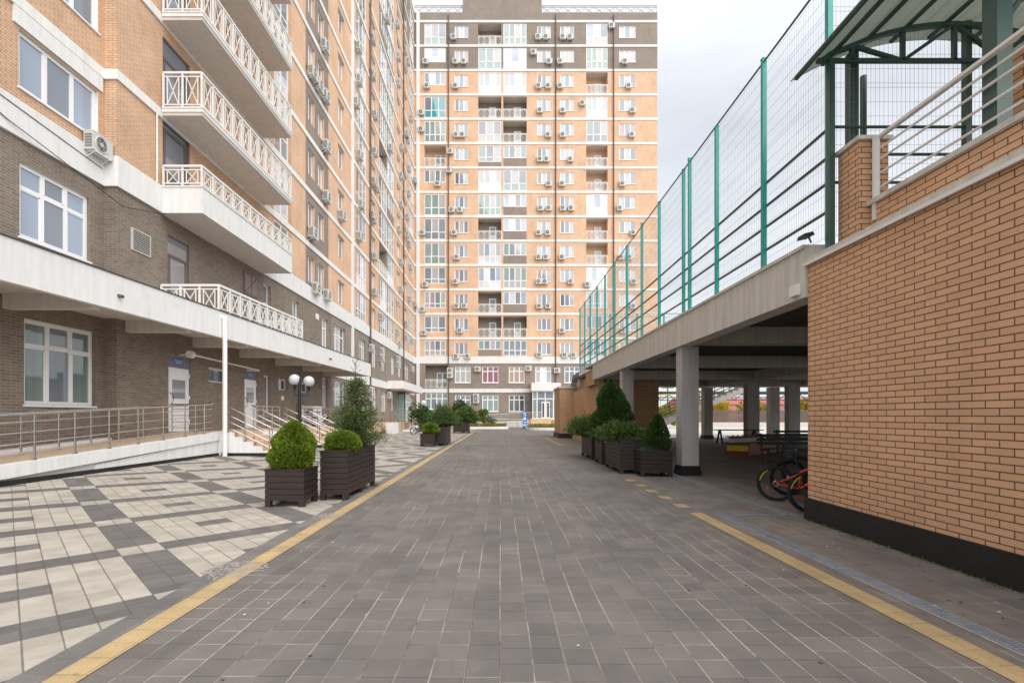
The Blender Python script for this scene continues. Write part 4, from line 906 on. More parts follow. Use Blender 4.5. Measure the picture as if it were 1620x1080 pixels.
meshpanel((FXp+.03, 6.9, 0), (FXp+.03, 28.6, 0), zb, 7.6).build('wire_mesh', FN)
meshpanel((FXp, 6.9, 0), (13, 6.9, 0), zb, 9.0).build('wire_mesh', FN)
meshpanel((FXp, 28.57, 0), (13, 28.57, 0), zb, 7.4, .08, .003).build('wire_mesh', FN)
# floodlight on the deck edge
t = thing('floodlight', 'small dark floodlight on the deck edge by the brick pier', 'floodlight', (4.42, 7.1, 3.98))
m = MB(); m.tube([(4.46, 7.12, 3.98), (4.40, 7.1, 4.08)], .012, 'black_metal', 6); m.build('bracket', t)
m = MB(); m.hexa([(4.30, 7.0, 4.03), (4.44, 7.0, 4.06), (4.44, 7.2, 4.06), (4.30, 7.2, 4.03), (4.30, 7.02, 4.08), (4.42, 7.02, 4.11), (4.42, 7.18, 4.11), (4.30, 7.18, 4.08)], 'black_metal'); m.build('lamp_head', t)
# arched shelter on the terrace
SH = thing('arched_shelter', 'green steel shelter with a curved translucent roof above the brick wall', 'shelter', (6.4, 5, 3.8))
xc, hw, zc = 6.24, 1.84, 6.38
def arch(x): t = (x-xc)/hw; return zc+.50*(1-t*t)
for y in (6.82, 3.2):
    m = MB(); m.bar((xc-hw-.05, y, zc), (xc+hw+.05, y, zc), .05, 'green_paint'); n = 12
    for i in range(n):
        a = xc-hw+2*hw*i/n; b = xc-hw+2*hw*(i+1)/n; m.bar((a, y, arch(a)), (b, y, arch(b)), .06, 'green_paint')
    for k_, x in enumerate((4.83, 5.53, 6.24, 6.95, 7.65)): m.bar((x, y, zc), (x, y, arch(x)), .05, 'green_paint')
    for a, b in ((4.83, 5.53), (7.65, 6.95)): m.bar((a, y, arch(a)), (b, y, zc), .045, 'green_paint')
    for a, b in ((6.24, 5.53), (6.24, 6.95)): m.bar((a, y, arch(a)), (b, y, zc), .045, 'green_paint')
    m.build('truss', SH)
for x, y, z, wd in ((4.525, 6.80, 3.765, .075), (4.96, 7.0, 3.9, .115), (4.96, 4.95, 4.0, .155), (8.0, 7.0, 3.9, .12), (8.0, 3.2, 3.9, .12)):
    m = MB(); m.bar((x, y, z), (x, y, zc if x < 4.6 else arch(x)-.03), wd, 'green_paint'); m.build('post', SH)
m = MB()
for x in (4.24, 4.62, 5.1, 5.6, 6.15, 6.75, 7.3, 7.9, 8.3): m.bar((x, 2.6, arch(x)+.045), (x, 7.12, arch(x)+.045), .045, 'green_paint', .04)
m.bar((4.96, 4.95, 5.3), (5.9, 4.95, zc+.4), .04, 'green_paint')
m.build('purlin', SH)
m = MB(); n = 20; xa, xb = 4.2, 8.4
for i in range(n):
    a = xa+(xb-xa)*i/n; b = xa+(xb-xa)*(i+1)/n; za, zb2 = arch(a)+.075, arch(b)+.075
    m.hexa([(a, 2.5, za), (b, 2.5, zb2), (b, 7.2, zb2), (a, 7.2, za), (a, 2.5, za+.012), (b, 2.5, zb2+.012), (b, 7.2, zb2+.012), (a, 7.2, za+.012)], 'polycarbonate')
m.build('roof_sheet', SH)
m = MB(); m.tube([(5.56, 7.6, 3.9), (5.56, 7.6, 6.7)], .045, 'green_paint', 12); m.box(5.48, 5.64, 7.52, 7.68, 3.9, 3.92, 'green_paint'); solo(m, 'stub_post', 'short round green post standing just behind the brick pier', 'post', (5.56, 7.6, 3.9))
# ================================================================ street lamps
def lamp(x, y, h, rr, label, two=True):
    z0 = hgt(x); t = thing('street_lamp', label, 'street lamp', (x, y, z0), group='globe lamps on the plaza')
    m = MB(); m.tube([(x, y, z0), (x, y, z0+.06), (x, y, z0+.5), (x, y, h+.1)], [.10, .09, .06, .05], 'black_metal', 12); m.build('pole', t)
    m = MB()
    if two: m.tube([(x, y, h-.45), (x-.18, y-.0, h-.5), (x-.17, y, h-.22)], .018, 'black_metal', 6); m.tube([(x, y, h-.42), (x+.1, y+.22, h-.5), (x+.17, y+.35, h-.22)], .018, 'black_metal', 6)
    else: m.ring((x, y, h-.05), .09, .02, 'black_metal', 'z', 14)
    m.build('arm', t)
    for dx, dy, dz in (((-.17, 0, .05), (.17, .35, .02)) if two else ((-.0, .0, .3),)):
        m = MB(); m.ball((x+dx, y+dy, h+dz), rr, rr, rr, 'globe', 24, 14); g = m.build('globe', t, smooth=True)
        m = MB(); m.tube([(x+dx, y+dy, h+dz-rr-.15), (x+dx, y+dy, h+dz-rr-.05), (x+dx, y+dy, h+dz-rr+.02)], [.035, .05, .075], 'black_metal', 10); m.build('lamp_base', g)
lamp(-6.72, 16.5, 2.64, .18, 'black lamp post with two white globes near the stairs')
lamp(-5.35, 34, 2.06, .19, 'farther black lamp post with one white globe beside the small far planter', False)
# ================================================================ planters
def planter(x0, x1, y0, y1, h, label, group):
    z0 = hgt((x0+x1)/2); t = thing('planter_box', label, 'planter', ((x0+x1)/2, (y0+y1)/2, z0), group=group)
    m = MB(); b = z0+.10; n = max(4, round((h-.10)/.098)); sh = (h-.10)/n
    for i in range(n):
        a, c = b+i*sh+.006, b+(i+1)*sh-.003; e = .0 if i % 2 else .002
        m.box(x0, x1, y0, y0+.025, a, c, 'planter_wood'); m.box(x0, x1, y1-.025, y1, a, c, 'planter_wood'); m.box(x0, x0+.025, y0+.026, y1-.026, a, c, 'planter_wood'); m.box(x1-.025, x1, y0+.026, y1-.026, a, c, 'planter_wood')
    m.build('slat_panel', t)
    m = MB(); m.box(x0+.027, x1-.027, y0+.027, y1-.027, z0+.12, z0+h-.06, 'soil'); m.build('soil', t)
    m = MB(); e = .012
    m.box(x0-e, x1+e, y0-e, y0+.05, z0+h-.002, z0+h+.02, 'planter_wood'); m.box(x0-e, x1+e, y1-.05, y1+e, z0+h-.002, z0+h+.02, 'planter_wood'); m.box(x0-e, x0+.05, y0+.051, y1-.051, z0+h-.002, z0+h+.02, 'planter_wood'); m.box(x1-.05, x1+e, y0+.051, y1-.051, z0+h-.002, z0+h+.02, 'planter_wood'); m.build('rim', t)
    ys = [y0, y1-.09]+([(y0+y1)/2-.045] if y1-y0 > 1.5 else [])
    for yy in ys:
        for xx in (x0, x1-.09):
            m = MB(); m.box(xx, xx+.09, yy, yy+.09, z0, z0+.105, 'planter_wood'); m.build('leg', t)
    return t
GL_, GR_ = 'dark slatted planters on the left plaza', 'dark slatted planters on the right side'
planter(-3.87, -3.23, 8.1, 8.72, .60, 'small dark slatted planter holding the round bright shrub', GL_)
planter(-3.20, -2.72, 8.74, 10.67, .86, 'long tall dark planter holding the low dome and the tall conifer', GL_)
planter(-3.9, -3.2, 23.8, 24.6, .60, 'small far left planter with the tiny green ball', GL_)
planter(-3.28, -2.75, 24.5, 26.9, .93, 'far left tall planter under the bushy juniper', GL_)
planter(-4.07, -3.3, 42, 42.8, .62, 'farthest small planter with the narrow conifer', GL_)
planter(-3.3, -2.78, 42, 44, .93, 'farthest tall planter with the round-topped juniper', GL_)
planter(3.42, 4.19, 12.1, 12.8, .62, 'small right planter beside the concrete column, holding the small cone', GR_)
planter(3.05, 3.58, 12.7, 14.5, .88, 'nearest tall right planter under the spreading juniper', GR_)
planter(3.05, 3.62, 15.04, 16.1, .90, 'middle tall right planter in front of the big cone shrub', GR_)
planter(3.05, 3.50, 16.7, 18.8, .90, 'last right planter in the row, nearest the far brick wall', GR_)
# ================================================================ shrubs
def leafq(m, c, n, s, mat, asp=1.6):
    """one small leaf: a folded diamond at c, roughly along n"""
    n = n.normalized(); t = n.cross(Vector((R.gauss(0, 1), R.gauss(0, 1), R.gauss(0, 1)))).normalized(); L_ = s*asp
    m.poly([c, c+n*L_*.45+t*s*.5, c+n*L_, c+n*L_*.5-t*s*.5], mat)
def blob(prof, h, n, s, mats, lump=.14, seed=1, up=.5, squash=(1, 1), droop=0):
    """dense shrub: shell of leaves over a profile radius(t), with bulging clumps"""
    m = MB(); rr = random.Random(seed)
    cl = [(rr.random()*2*math.pi, rr.random(), .25+.3*rr.random()) for _ in range(26)]
    for _ in range(n):
        t = rr.random()**.8; a = rr.random()*2*math.pi; r = prof(t)
        if r <= 0 or rr.random() > (r+.06)/.8+.25: continue
        b = 0
        for ca, ct, cs in cl:
            da = (a-ca+math.pi) % (2*math.pi)-math.pi; q = (da*max(.3, r/.35)*.55)**2+((t-ct)*2.2)**2; b = max(b, 1-q/cs**2)
        r2 = r*(1-lump+2*lump*max(0, b))*(1-.35*rr.random()**2.2)+.012*rr.random()
        p = Vector((r2*math.cos(a)*squash[0], r2*math.sin(a)*squash[1], t*h+(rr.random()-.5)*.03))
        d = Vector((math.cos(a), math.sin(a), up+rr.gauss(0, .35)-droop)); d += Vector((rr.gauss(0, .35), rr.gauss(0, .35), 0))
        mt = mats[0] if rr.random() < .82 else mats[-1]
        leafq(m, p, d, s*(.7+.6*rr.random()), mt)
    return m
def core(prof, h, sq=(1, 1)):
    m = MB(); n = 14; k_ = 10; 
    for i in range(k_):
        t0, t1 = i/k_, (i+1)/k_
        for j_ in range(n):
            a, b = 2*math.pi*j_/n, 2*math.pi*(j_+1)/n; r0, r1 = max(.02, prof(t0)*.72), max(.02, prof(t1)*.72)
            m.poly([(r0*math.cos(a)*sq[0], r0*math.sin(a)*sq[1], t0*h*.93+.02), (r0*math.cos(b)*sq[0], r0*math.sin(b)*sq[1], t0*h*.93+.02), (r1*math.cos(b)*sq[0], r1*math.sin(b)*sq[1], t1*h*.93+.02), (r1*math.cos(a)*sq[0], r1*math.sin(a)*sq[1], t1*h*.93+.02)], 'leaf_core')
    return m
def shrub(name, label, cat, x, y, z, h, prof, n, s, mats, sq=(1, 1), seed=1, group=None, up=.5, lump=.14):
    t = thing(name, label, cat, (x, y, z), group=group, local=True)
    m = blob(prof, h, n, s, mats, seed=seed, squash=sq, up=up, lump=lump); m.build('foliage', t)
    core(prof, h, sq).build('dark_core', t)  # dark hull added inside the leaves to block see-through, not real twigs
    m = MB(); m.tube([(0, 0, -.05), (0, 0, h*.6)], [.03, .012], 'bark', 7); m.build('trunk', t)
    return t
GS = 'shrubs growing in the planters'
def egg(w, p=.38, top=.0):   # radius profile, widest at p
    return lambda t: w*(math.sqrt(max(0, 1-((t-p)/p)**2)) if t < p else math.sqrt(max(0, 1-((t-p)/(1-p))**2))*(1-top*(t-p)/(1-p))) + (.12*w if t < .1 else 0)
def cone(w, p=.22, e=.85): return lambda t: w*((.55+.45*math.sin(t/p*math.pi/2)) if t < p else max(0, (1-(t-p)/(1-p)))**e)
shrub('thuja_shrub', 'round bright green thuja with a pointed top in the nearest small planter', 'shrub', -3.53, 8.42, .53, .86, lambda t: .36*(math.sqrt(max(0, 1-((t-.33)/.36)**2)) if t < .33 else max(0, 1-((t-.33)/.67)**1.9)**.9), 26000, .027, ('leaf_bright', 'leaf_bright', 'leaf_rust'), seed=3, group=GS, up=.7, lump=.13)
shrub('boxwood_shrub', 'low bright green dome shrub beside the tall conifer', 'shrub', -2.96, 9.22, .80, .40, egg(.30, .35), 20000, .021, ('leaf_box', 'leaf_bright'), (1.0, 1.12), seed=5, group=GS, lump=.08)
shrub('boxwood_shrub', 'tiny round green shrub in the small far left planter', 'shrub', -3.45, 24.2, .55, .58, egg(.36, .4), 3500, .05, ('leaf_box', 'leaf_bright'), seed=6, group=GS)
shrub('thuja_shrub', 'big dark cone-shaped thuja in front of the brick wall', 'shrub', 3.46, 15.6, .55, 2.08, lambda t: .55*(math.sqrt(max(0, 1-((t-.36)/.36)**2)) if t < .36 else max(0, 1-((t-.36)/.64)**1.7)), 26000, .045, ('leaf_dark', 'leaf_juniper'), seed=17, group=GS, up=1.0, lump=.24)
shrub('thuja_shrub', 'small dark green cone beside the concrete column', 'shrub', 3.92, 12.45, .55, .96, cone(.275, .3, .6), 12000, .030, ('leaf_dark', 'leaf_juniper'), seed=8, group=GS, up=1.0, lump=.2)
shrub('thuja_shrub', 'narrow yellow-green conifer in the farthest small planter', 'shrub', -3.75, 42.4, .55, 1.35, cone(.32, .3, .5), 2500, .07, ('leaf_bright', 'leaf_yellow'), seed=9, group=GS, up=1)
# small grasses at the foot of the small cone
m = MB()
for i in range(500):
    a = R.random()*6.28; r = .06+.26*R.random(); x, y = r*math.cos(a), r*math.sin(a)*.9; h = .10+.12*R.random()
    m.poly([(x-.004, y, 0), (x+.004, y, 0), (x+R.gauss(0, .05), y+R.gauss(0, .05), h)], 'leaf_blue')
solo(m, 'grass_tuft', 'pale grassy tuft at the foot of the small cone shrub', 'grass tuft').location = (3.80, 12.42, .56)
# junipers: arching sprays
def juniper(label, x, y, z, w, h, nb, mats, seed, sq=(1, 1), spread=1.0, ln=26, s=.024, name='juniper_shrub'):
    t = thing(name, label, 'shrub', (x, y, z), group=GS, local=True); rr = random.Random(seed); m = MB(); tw = MB()
    for i in range(nb):
        a = rr.random()*6.283; el = (.15+1.25*rr.random()**(1.0/spread)) if spread < 1 else rr.random()*1.3
        L_ = (.55+.45*rr.random()); e = Vector((math.cos(a)*math.cos(el)*w*sq[0], math.sin(a)*math.cos(el)*w*sq[1], math.sin(el)*h))*L_
        p0 = Vector((rr.gauss(0, .05), rr.gauss(0, .05), 0)); mid = p0+e*.5+Vector((0, 0, .10*h*(1-el/1.6)))
        end = p0+e; prev = p0
        if i % 3 == 0: tw.tube([p0, mid, end], [.012, .008, .003], 'bark', 4, False)
        for k_ in range(ln):
            u = .25+.75*k_/ln; c = (1-u)**2*p0+2*u*(1-u)*mid+u*u*end; d = (end-p0).normalized()
            c = c+Vector((rr.gauss(0, 1), rr.gauss(0, 1), rr.gauss(0, 1)))*.045*w
            leafq(m, c, d*1.0+Vector((rr.gauss(0, .55), rr.gauss(0, .55), .35+rr.gauss(0, .4))), s*(.7+.6*rr.random()), mats[0] if rr.random() < .75 else mats[1], 2.4)
    m.build('foliage', t); tw.build('branches', t)
juniper('dark spreading juniper over the nearest tall right planter', 3.32, 13.6, .80, .80, .56, 900, ('leaf_juniper', 'leaf_dark'), 11, (.95, 1.3), 1, 26, .030)
juniper('spreading juniper at the far end of the right planter row', 3.15, 17.6, .82, .95, .72, 800, ('leaf_juniper', 'leaf_dark'), 12, (1, 1.3), 1, 24, .036)
juniper('dark low juniper in the middle right planter', 3.3, 15.5, .80, .62, .5, 500, ('leaf_juniper', 'leaf_dark'), 13, (1, 1.1), 1, 24, .032)
juniper('bushy blue-green juniper in the far left tall planter', -2.98, 25.4, .88, .88, 1.30, 750, ('leaf_juniper', 'leaf_blue'), 14, (1, 1.2), .6, 22, .045)
juniper('round-topped juniper in the farthest tall planter', -3.0, 42.8, .88, 1.15, 1.55, 500, ('leaf_juniper', 'leaf_dark'), 15, (1, 1), .6, 20, .075)
# tall open conifer
t = thing('young_conifer', 'tall loose conifer with a bare leader in the long planter', 'conifer', (-2.95, 10.05, .8), group=GS, local=True)
rr = random.Random(21); m = MB(); tw = MB(); H = 1.78; tw.tube([(0, 0, 0), (.02, 0, .9), (-.02, .01, 1.45), (-.02, .01, H)], [.03, .018, .008, .004], 'bark', 6, False)
for i in range(470):
    u = rr.random()**1.25; z = .03+u*1.36; a = rr.random()*6.283; w = (.58*(1-u)**.6+.10)*(.55+.45*rr.random()); lift = .15+.55*rr.random()
    p0 = Vector((0, 0, z)); p1 = Vector((math.cos(a)*w, math.sin(a)*w, z+w*lift*.7)); md = (p0+p1)*.5+Vector((0, 0, .05))
    if i % 2 == 0: tw.tube([p0, md, p1], [.006, .004, .002], 'bark', 3, False)
    for k_ in range(34 if u < .5 else 20):
        q = .15+.85*rr.random(); c = (1-q)**2*p0+2*q*(1-q)*md+q*q*p1+Vector((rr.gauss(0, .022), rr.gauss(0, .022), rr.gauss(0, .022)))
        leafq(m, c, (p1-p0)+Vector((rr.gauss(0, .3), rr.gauss(0, .3), rr.gauss(.1, .3))), .017*(.7+.7*rr.random()), 'leaf_loose' if (u > .45 or rr.random() < .3) else 'leaf_juniper', 2.6)
for i in range(9):
    z = 1.38+i*.045; a = i*2.4; p1 = Vector((math.cos(a)*.10*(1.3-i*.08), math.sin(a)*.08, z+.12)); tw.tube([(-.02, .01, z), p1], [.004, .002], 'leaf_core', 4, False)
    for k_ in range(5): c = Vector((-.02, .01, z)).lerp(p1, .3+.15*k_); leafq(m, c, Vector((rr.gauss(0, 1), rr.gauss(0, 1), 1)), .016, 'leaf_loose', 2.5)
m.build('foliage', t); tw.build('branches', t)
# ================================================================ trees and bushes farther off
def tree(name, label, cat, x, y, h, w, trunk, n, s, mats, seed, group=None, z0=0):
    t = thing(name, label, cat, (x, y, z0), group=group, local=True); rr = random.Random(seed); m = MB(); tr = MB()
    tr.tube([(0, 0, 0), (w*.05, 0, trunk), (0, 0, h*.8)], [.05+.02*h, .04+.012*h, .02], 'bark', 8)
    cl = []
    for i in range(16):
        a = rr.random()*6.283; r = w*.62*math.sqrt(rr.random()); z = trunk+(h-trunk)*(.12+.76*rr.random()); cl.append((Vector((r*math.cos(a), r*math.sin(a), z)), w*(.28+.22*rr.random())))
        tr.tube([(0, 0, min(z*.7, h*.7)), tuple(cl[-1][0])], [.03, .01], 'bark', 5)
    for _ in range(n):
        c, r = rr.choice(cl); d = Vector((rr.gauss(0, 1), rr.gauss(0, 1), rr.gauss(0, 1))).normalized(); p = c+d*r*(.55+.45*rr.random()); leafq(m, p, d+Vector((0, 0, .2)), s*(.7+.6*rr.random()), rr.choice(mats), 1.5)
    m.build('crown', t); tr.build('trunk', t); return t
tree('garden_bush', 'dark leafy bush behind the far globe lamp', 'bush', -7.4, 46, 2.3, 1.3, .5, 4500, .11, ('leaf_dark', 'leaf_juniper'), 31)
tree('garden_tree', 'green conifer standing between the far planters and the far block', 'tree', -5.4, 60, 3.3, 1.2, .5, 3500, .13, ('leaf_dark', 'leaf_dark'), 32)
tree('garden_bush', 'low yellow-green bush beside the far flower bed', 'bush', -4.6, 52, 1.6, .9, .3, 1800, .10, ('leaf_yellow', 'leaf_bright'), 33)
tree('garden_bush', 'small green bush at the foot of the far block', 'bush', -2.2, 60.5, 2.2, .9, .4, 2200, .10, ('leaf_bright', 'leaf_juniper'), 34)
def bed(name, x0, x1, y0, y1, label, seed):
    t = thing(name, label, 'flower bed', ((x0+x1)/2, (y0+y1)/2, 0)); m = MB()
    n = 24; xc, yc, rx, ry = (x0+x1)/2, (y0+y1)/2, (x1-x0)/2, (y1-y0)/2
    P = lambda k_, q: (xc+rx*k_*math.copysign(abs(math.cos(q))**.6, math.cos(q)), yc+ry*k_*math.copysign(abs(math.sin(q))**.6, math.sin(q)))
    m.prism([P(1, 2*math.pi*i/n) for i in range(n)], 0, .28, 'white_render'); m.build('kerb', t)
    m = MB(); m.prism([P(.96, 2*math.pi*i/n) for i in range(n)], .281, .33, 'soil'); m.build('soil', t)
    rr = random.Random(seed); m = MB()
    for i in range(3200):
        q = rr.random()*6.283; k_ = .93*math.sqrt(rr.random()); x, y = P(k_, q); leafq(m, Vector((x, y, .33+.22*rr.random())), Vector((rr.gauss(0, 1), rr.gauss(0, 1), 1)), .09, rr.choice(('leaf_yellow', 'leaf_juniper', 'leaf_rust', 'leaf_yellow')), 1.4)
    tag(m.build('flowers', t), kind='stuff')
bed('flower_bed', 2.6, 9.5, 50, 56, 'round white-kerbed bed of yellow flowers before the glazed entrance', 41)
bed('flower_bed', -5.4, .8, 54.5, 57.5, 'long white-kerbed bed of yellow flowers left of the blue stand', 42)
for i, (x, y) in enumerate(((-3.2, 55.6), (-1.2, 56.3), (6.2, 54.5), (7.6, 54.2))):
    tree('bedding_bush', ['green bush in the left flower bed, farther left', 'green bush in the left flower bed, nearer its right end', 'grey-green bush in the round flower bed, left of two', 'grey-green bush in the round flower bed, right of two'][i], 'bush', x, y, 1.3 if i < 2 else .9, .7, .3, 700, .08, ('leaf_juniper', 'leaf_blue'), 50+i)
t = thing('info_stand', 'tall narrow blue stand with white marks by the far entrance', 'sign', (2.75, 57.8, 0))
m = MB(); m.box(2.5, 3.0, 57.75, 57.85, 0, 2.0, 'sign_blue'); m.build('board', t)
m = MB()
for i, (a, b) in enumerate(((.3, .5), (.65, .8), (.95, 1.3), (1.45, 1.6), (1.7, 1.85))): m.box(2.57+.06*(i % 2), 2.9, 57.735, 57.749, a, b, 'sign_pale')
m.build('printed_marks', t)
m = MB(); m.box(2.45, 3.05, 57.6, 58, 0, .06, 'black_metal'); m.build('foot', t)
# ================================================================ bicycles
def bike(x, y, rz, label, fc, wheel=.33, group='bicycles', rim_mark=None, lean=0, z=0, saddle='black_metal', lite=False):
    t = thing('bicycle', label, 'bicycle', (x, y, z), rz, group, local=True); t.rotation_euler = (lean, 0, rz)
    r = wheel; Lw = .52+r*1.55; h = r
    for wx in (0, Lw):
        m = MB(); m.ring((wx, 0, h), r-.02, .024, 'rubber', 'y', 32, 7)
        for i in range(40): A = 6.283*i/40; m.bar((wx+math.cos(A)*(r-.02), 0, h+math.sin(A)*(r-.02)), (wx+math.cos(A)*(r+.008), 0, h+math.sin(A)*(r+.008)), .016, 'rubber', .04)
        w_ = m.build('wheel', t); m = MB(); m.ring((wx, 0, h), r-.048, .011, 'black_metal', 'y', 32, 5)
        if rim_mark and not lite: m.ring((wx, -.014, h), r-.042, .009, rim_mark, 'y', 10, 5, 120, 170)
        m.build('rim', w_); m = MB()
        for i in range(20): A = 6.283*i/20; m.bar((wx+.02*math.cos(A+1), .02*(-1)**i, h+.02*math.sin(A+1)), (wx+math.cos(A)*(r-.05), 0, h+math.sin(A)*(r-.05)), .002, 'black_metal')
        m.tube([(wx, -.05, h), (wx, .05, h)], .02, 'black_metal', 8); m.build('spokes', w_)
    bb = (.36, 0, h-.07); st = (.37, 0, h+.22); ht = (Lw-.19, 0, h+.42); hb = (Lw-.13, 0, h+.29)
    m = MB(); T = lambda p, q, rr=.018: m.tube([p, q], rr, fc, 8)
    T(bb, st, .024); T(st, ht, .024); T(bb, hb, .030); T(ht, hb, .026)
    for s_ in (-.045, .045): T((0, s_, h), (.36, s_*.5, h+.19), .014); T((0, s_, h), (.34, s_, h-.06), .016)
    m.build('frame', t)
    m = MB()
    for s_ in (-.05, .05): m.tube([(hb[0], s_, hb[2]-.02), (Lw, s_, h)], .015, 'black_metal', 7)
    m.tube([hb, (hb[0]+.01, 0, h+.5-.18)], .02, 'black_metal', 7); m.build('fork', t)
    m = MB(); m.tube([st, (.27, 0, h+.50)], .013, 'black_metal', 7); m.hexa([(.10, -.07, h+.50), (.40, -.015, h+.50), (.40, .015, h+.50), (.10, .07, h+.50), (.12, -.06, h+.55), (.38, -.012, h+.54), (.38, .012, h+.54), (.12, .06, h+.55)], saddle); m.build('saddle', t)
    m = MB(); m.tube([ht, (Lw-.20, 0, h+.53), (Lw-.15, 0, h+.55)], .015, 'black_metal', 7); m.tube([(Lw-.2, -.29, h+.57), (Lw-.15, 0, h+.55), (Lw-.2, .29, h+.57)], .012, 'black_metal', 7)
    for s_ in (-1, 1): m.tube([(Lw-.19, s_*.19, h+.57), (Lw-.2, s_*.3, h+.57)], .018, 'rubber', 7)
    m.build('handlebar', t)
    m = MB(); m.ring((bb[0], -.06, bb[2]), .085, .006, 'black_metal', 'y', 24, 4); m.tube([(bb[0], -.07, bb[2]), (bb[0], .07, bb[2])], .022, 'black_metal', 8); m.bar((bb[0], -.075, bb[2]), (bb[0]+.12, -.075, bb[2]-.11), .02, 'black_metal'); m.bar((bb[0], .075, bb[2]), (bb[0]-.12, .075, bb[2]+.11), .02, 'black_metal')
    m.box(bb[0]+.08, bb[0]+.17, -.16, -.08, bb[2]-.125, bb[2]-.10, 'rubber'); m.box(bb[0]-.17, bb[0]-.08, .08, .16, bb[2]+.10, bb[2]+.125, 'rubber'); m.build('crank', t)
    m = MB(); m.bar((0, -.065, h+.045), (bb[0], -.065, bb[2]+.08), .006, 'black_metal'); m.bar((0, -.065, h-.045), (bb[0], -.065, bb[2]-.08), .006, 'black_metal'); m.ring((0, -.06, h), .045, .008, 'steel', 'y', 16, 4); m.build('chain', t)
    if not lite:
        m = MB(); m.box(-r*.55, -r*.38, -.012, .012, h-.12, h-.06, 'orange_paint'); m.build('reflector', t)
    return t
GB = 'bicycles parked behind the end of the brick wall'
bike(4.84, 8.72, rad(-30), 'red-framed bicycle with a yellow rim mark by the brick wall end', 'red_paint', .30, GB, 'yellow_mark', rad(-5))
bike(4.78, 7.66, rad(-14), 'black bicycle standing nearest the camera at the brick wall end', 'black_metal', .32, GB, 'yellow_mark', rad(4))
bike(5.42, 9.35, rad(-8), 'dark bicycle with a pale saddle behind the red one', 'black_metal', .33, GB, None, rad(3), saddle='ac_dark')
bike(6.1, 10.1, rad(-28), 'teal bicycle farthest back behind the brick wall end', 'teal_paint', .33, GB, None, rad(-3))
GP = 'bicycles on the porch of the left block'
bike(-10.9, 27.4, rad(80), 'purple bicycle on the porch beside the slotted cabinet', 'purple', .26, GP, None, 0, .9, lite=True)
bike(-10.5, 27.9, rad(60), 'white bicycle on the porch in front of the purple one', 'white_metal', .26, GP, None, 0, .9, lite=True)
bike(-6.9, 39, rad(20), 'dark bicycle leaning at the farther globe lamp', 'black_metal', .3, None, None, 0, 0, lite=True)
# ================================================================ play corner and benches under the deck
t = thing('play_platform', 'low yellow and red play platform under the deck', 'platform', (9.7, 19.6, 0))
m = MB(); m.hexa([(8.65, 19.1, .0), (9.35, 18.7, 0), (11.2, 20.2, 0), (10.4, 20.8, 0), (8.65, 19.1, .12), (9.35, 18.7, .12), (11.2, 20.2, .12), (10.4, 20.8, .12)], 'toy_red'); m.hexa([(8.65, 19.1, .121), (9.35, 18.7, .121), (11.2, 20.2, .121), (10.4, 20.8, .121), (8.65, 19.1, .42), (9.35, 18.7, .42), (11.2, 20.2, .42), (10.4, 20.8, .42)], 'orange_paint'); m.build('base', t)
m = MB(); m.hexa([(8.68, 19.05, .15), (9.32, 18.68, .15), (9.33, 18.70, .15), (8.69, 19.07, .15), (8.68, 19.05, .36), (9.32, 18.68, .36), (9.33, 18.7, .36), (8.69, 19.07, .36)], 'yellow_mark'); m.build('front_panel', t)
m = MB(); m.prism([(8.55, 19.1), (9.38, 18.62), (11.3, 20.2), (10.4, 20.9)], .421, .46, 'brown_metal'); m.build('top_board', t)
toyl = ['leftmost', 'second from left', 'third from left', 'fourth from left', 'fifth from left', 'rightmost']
for i in range(6):
    x, y = 8.95+i*.28, 19.12+i*.20; t = thing('toy_box', 'red and white toy box on the play platform, '+toyl[i], 'toy box', (x, y, .46), group='toy boxes on the play platform')
    m = MB(); m.prism([(x-.1, y-.1), (x+.1, y-.1), (x+.1, y+.1), (x-.1, y+.1)], .46, .62, 'toy_white'); m.build('box_body', t)
    m = MB(); m.prism([(x-.12, y-.12), (x+.12, y-.12), (x+.12, y+.12), (x-.12, y+.12)], .62, .66, 'toy_red'); m.tube([(x-.03, y, .66), (x-.03, y, .72), (x+.04, y, .72)], .02, 'toy_red', 6); m.build('lid', t)
def bench(x, y, L_, label, rz=0):
    t = thing('park_bench', label, 'bench', (x, y, 0), rz, 'dark benches under the deck', local=True)
    m = MB()
    for i in range(4): m.box(0, L_, i*.11, i*.11+.085, .43, .46, 'black_metal')
    m.build('seat', t); m = MB()
    for i in range(3): m.box(0, L_, .46+i*.03, .48+i*.03, .55+i*.13, .64+i*.13, 'black_metal')
    m.build('backrest', t)
    for xx in (.15, L_-.2):
        m = MB(); m.bar((xx, .05, 0), (xx, .05, .43), .05, 'black_metal'); m.bar((xx, .42, 0), (xx, .52, .92), .05, 'black_metal'); m.bar((xx, .03, .41), (xx, .44, .41), .04, 'black_metal'); m.build('leg', t)
bench(8.3, 15.6, 2.4, 'dark slatted bench behind the bicycles under the deck')
bench(11.0, 19.5, 2.4, 'dark slatted bench to the right of the play platform')
t = thing('picnic_table', 'dark table under the deck by the far columns', 'table', (12.3, 26, 0))
m = MB(); m.box(11.3, 13.6, 25.6, 26.5, .72, .76, 'planter_wood'); m.build('table_top', t)
for xx in (11.5, 13.3):
    m = MB(); m.bar((xx, 25.7, 0), (xx, 26.0, .72), .07, 'black_metal'); m.bar((xx, 26.4, 0), (xx, 26.1, .72), .07, 'black_metal'); m.build('leg', t)
m = MB(); m.box(11.4, 13.5, 24.9, 25.2, .42, .46, 'planter_wood'); m.box(11.6, 11.68, 25.0, 25.1, 0, .42, 'black_metal'); m.box(13.2, 13.28, 25.0, 25.1, 0, .42, 'black_metal'); m.build('seat', t)
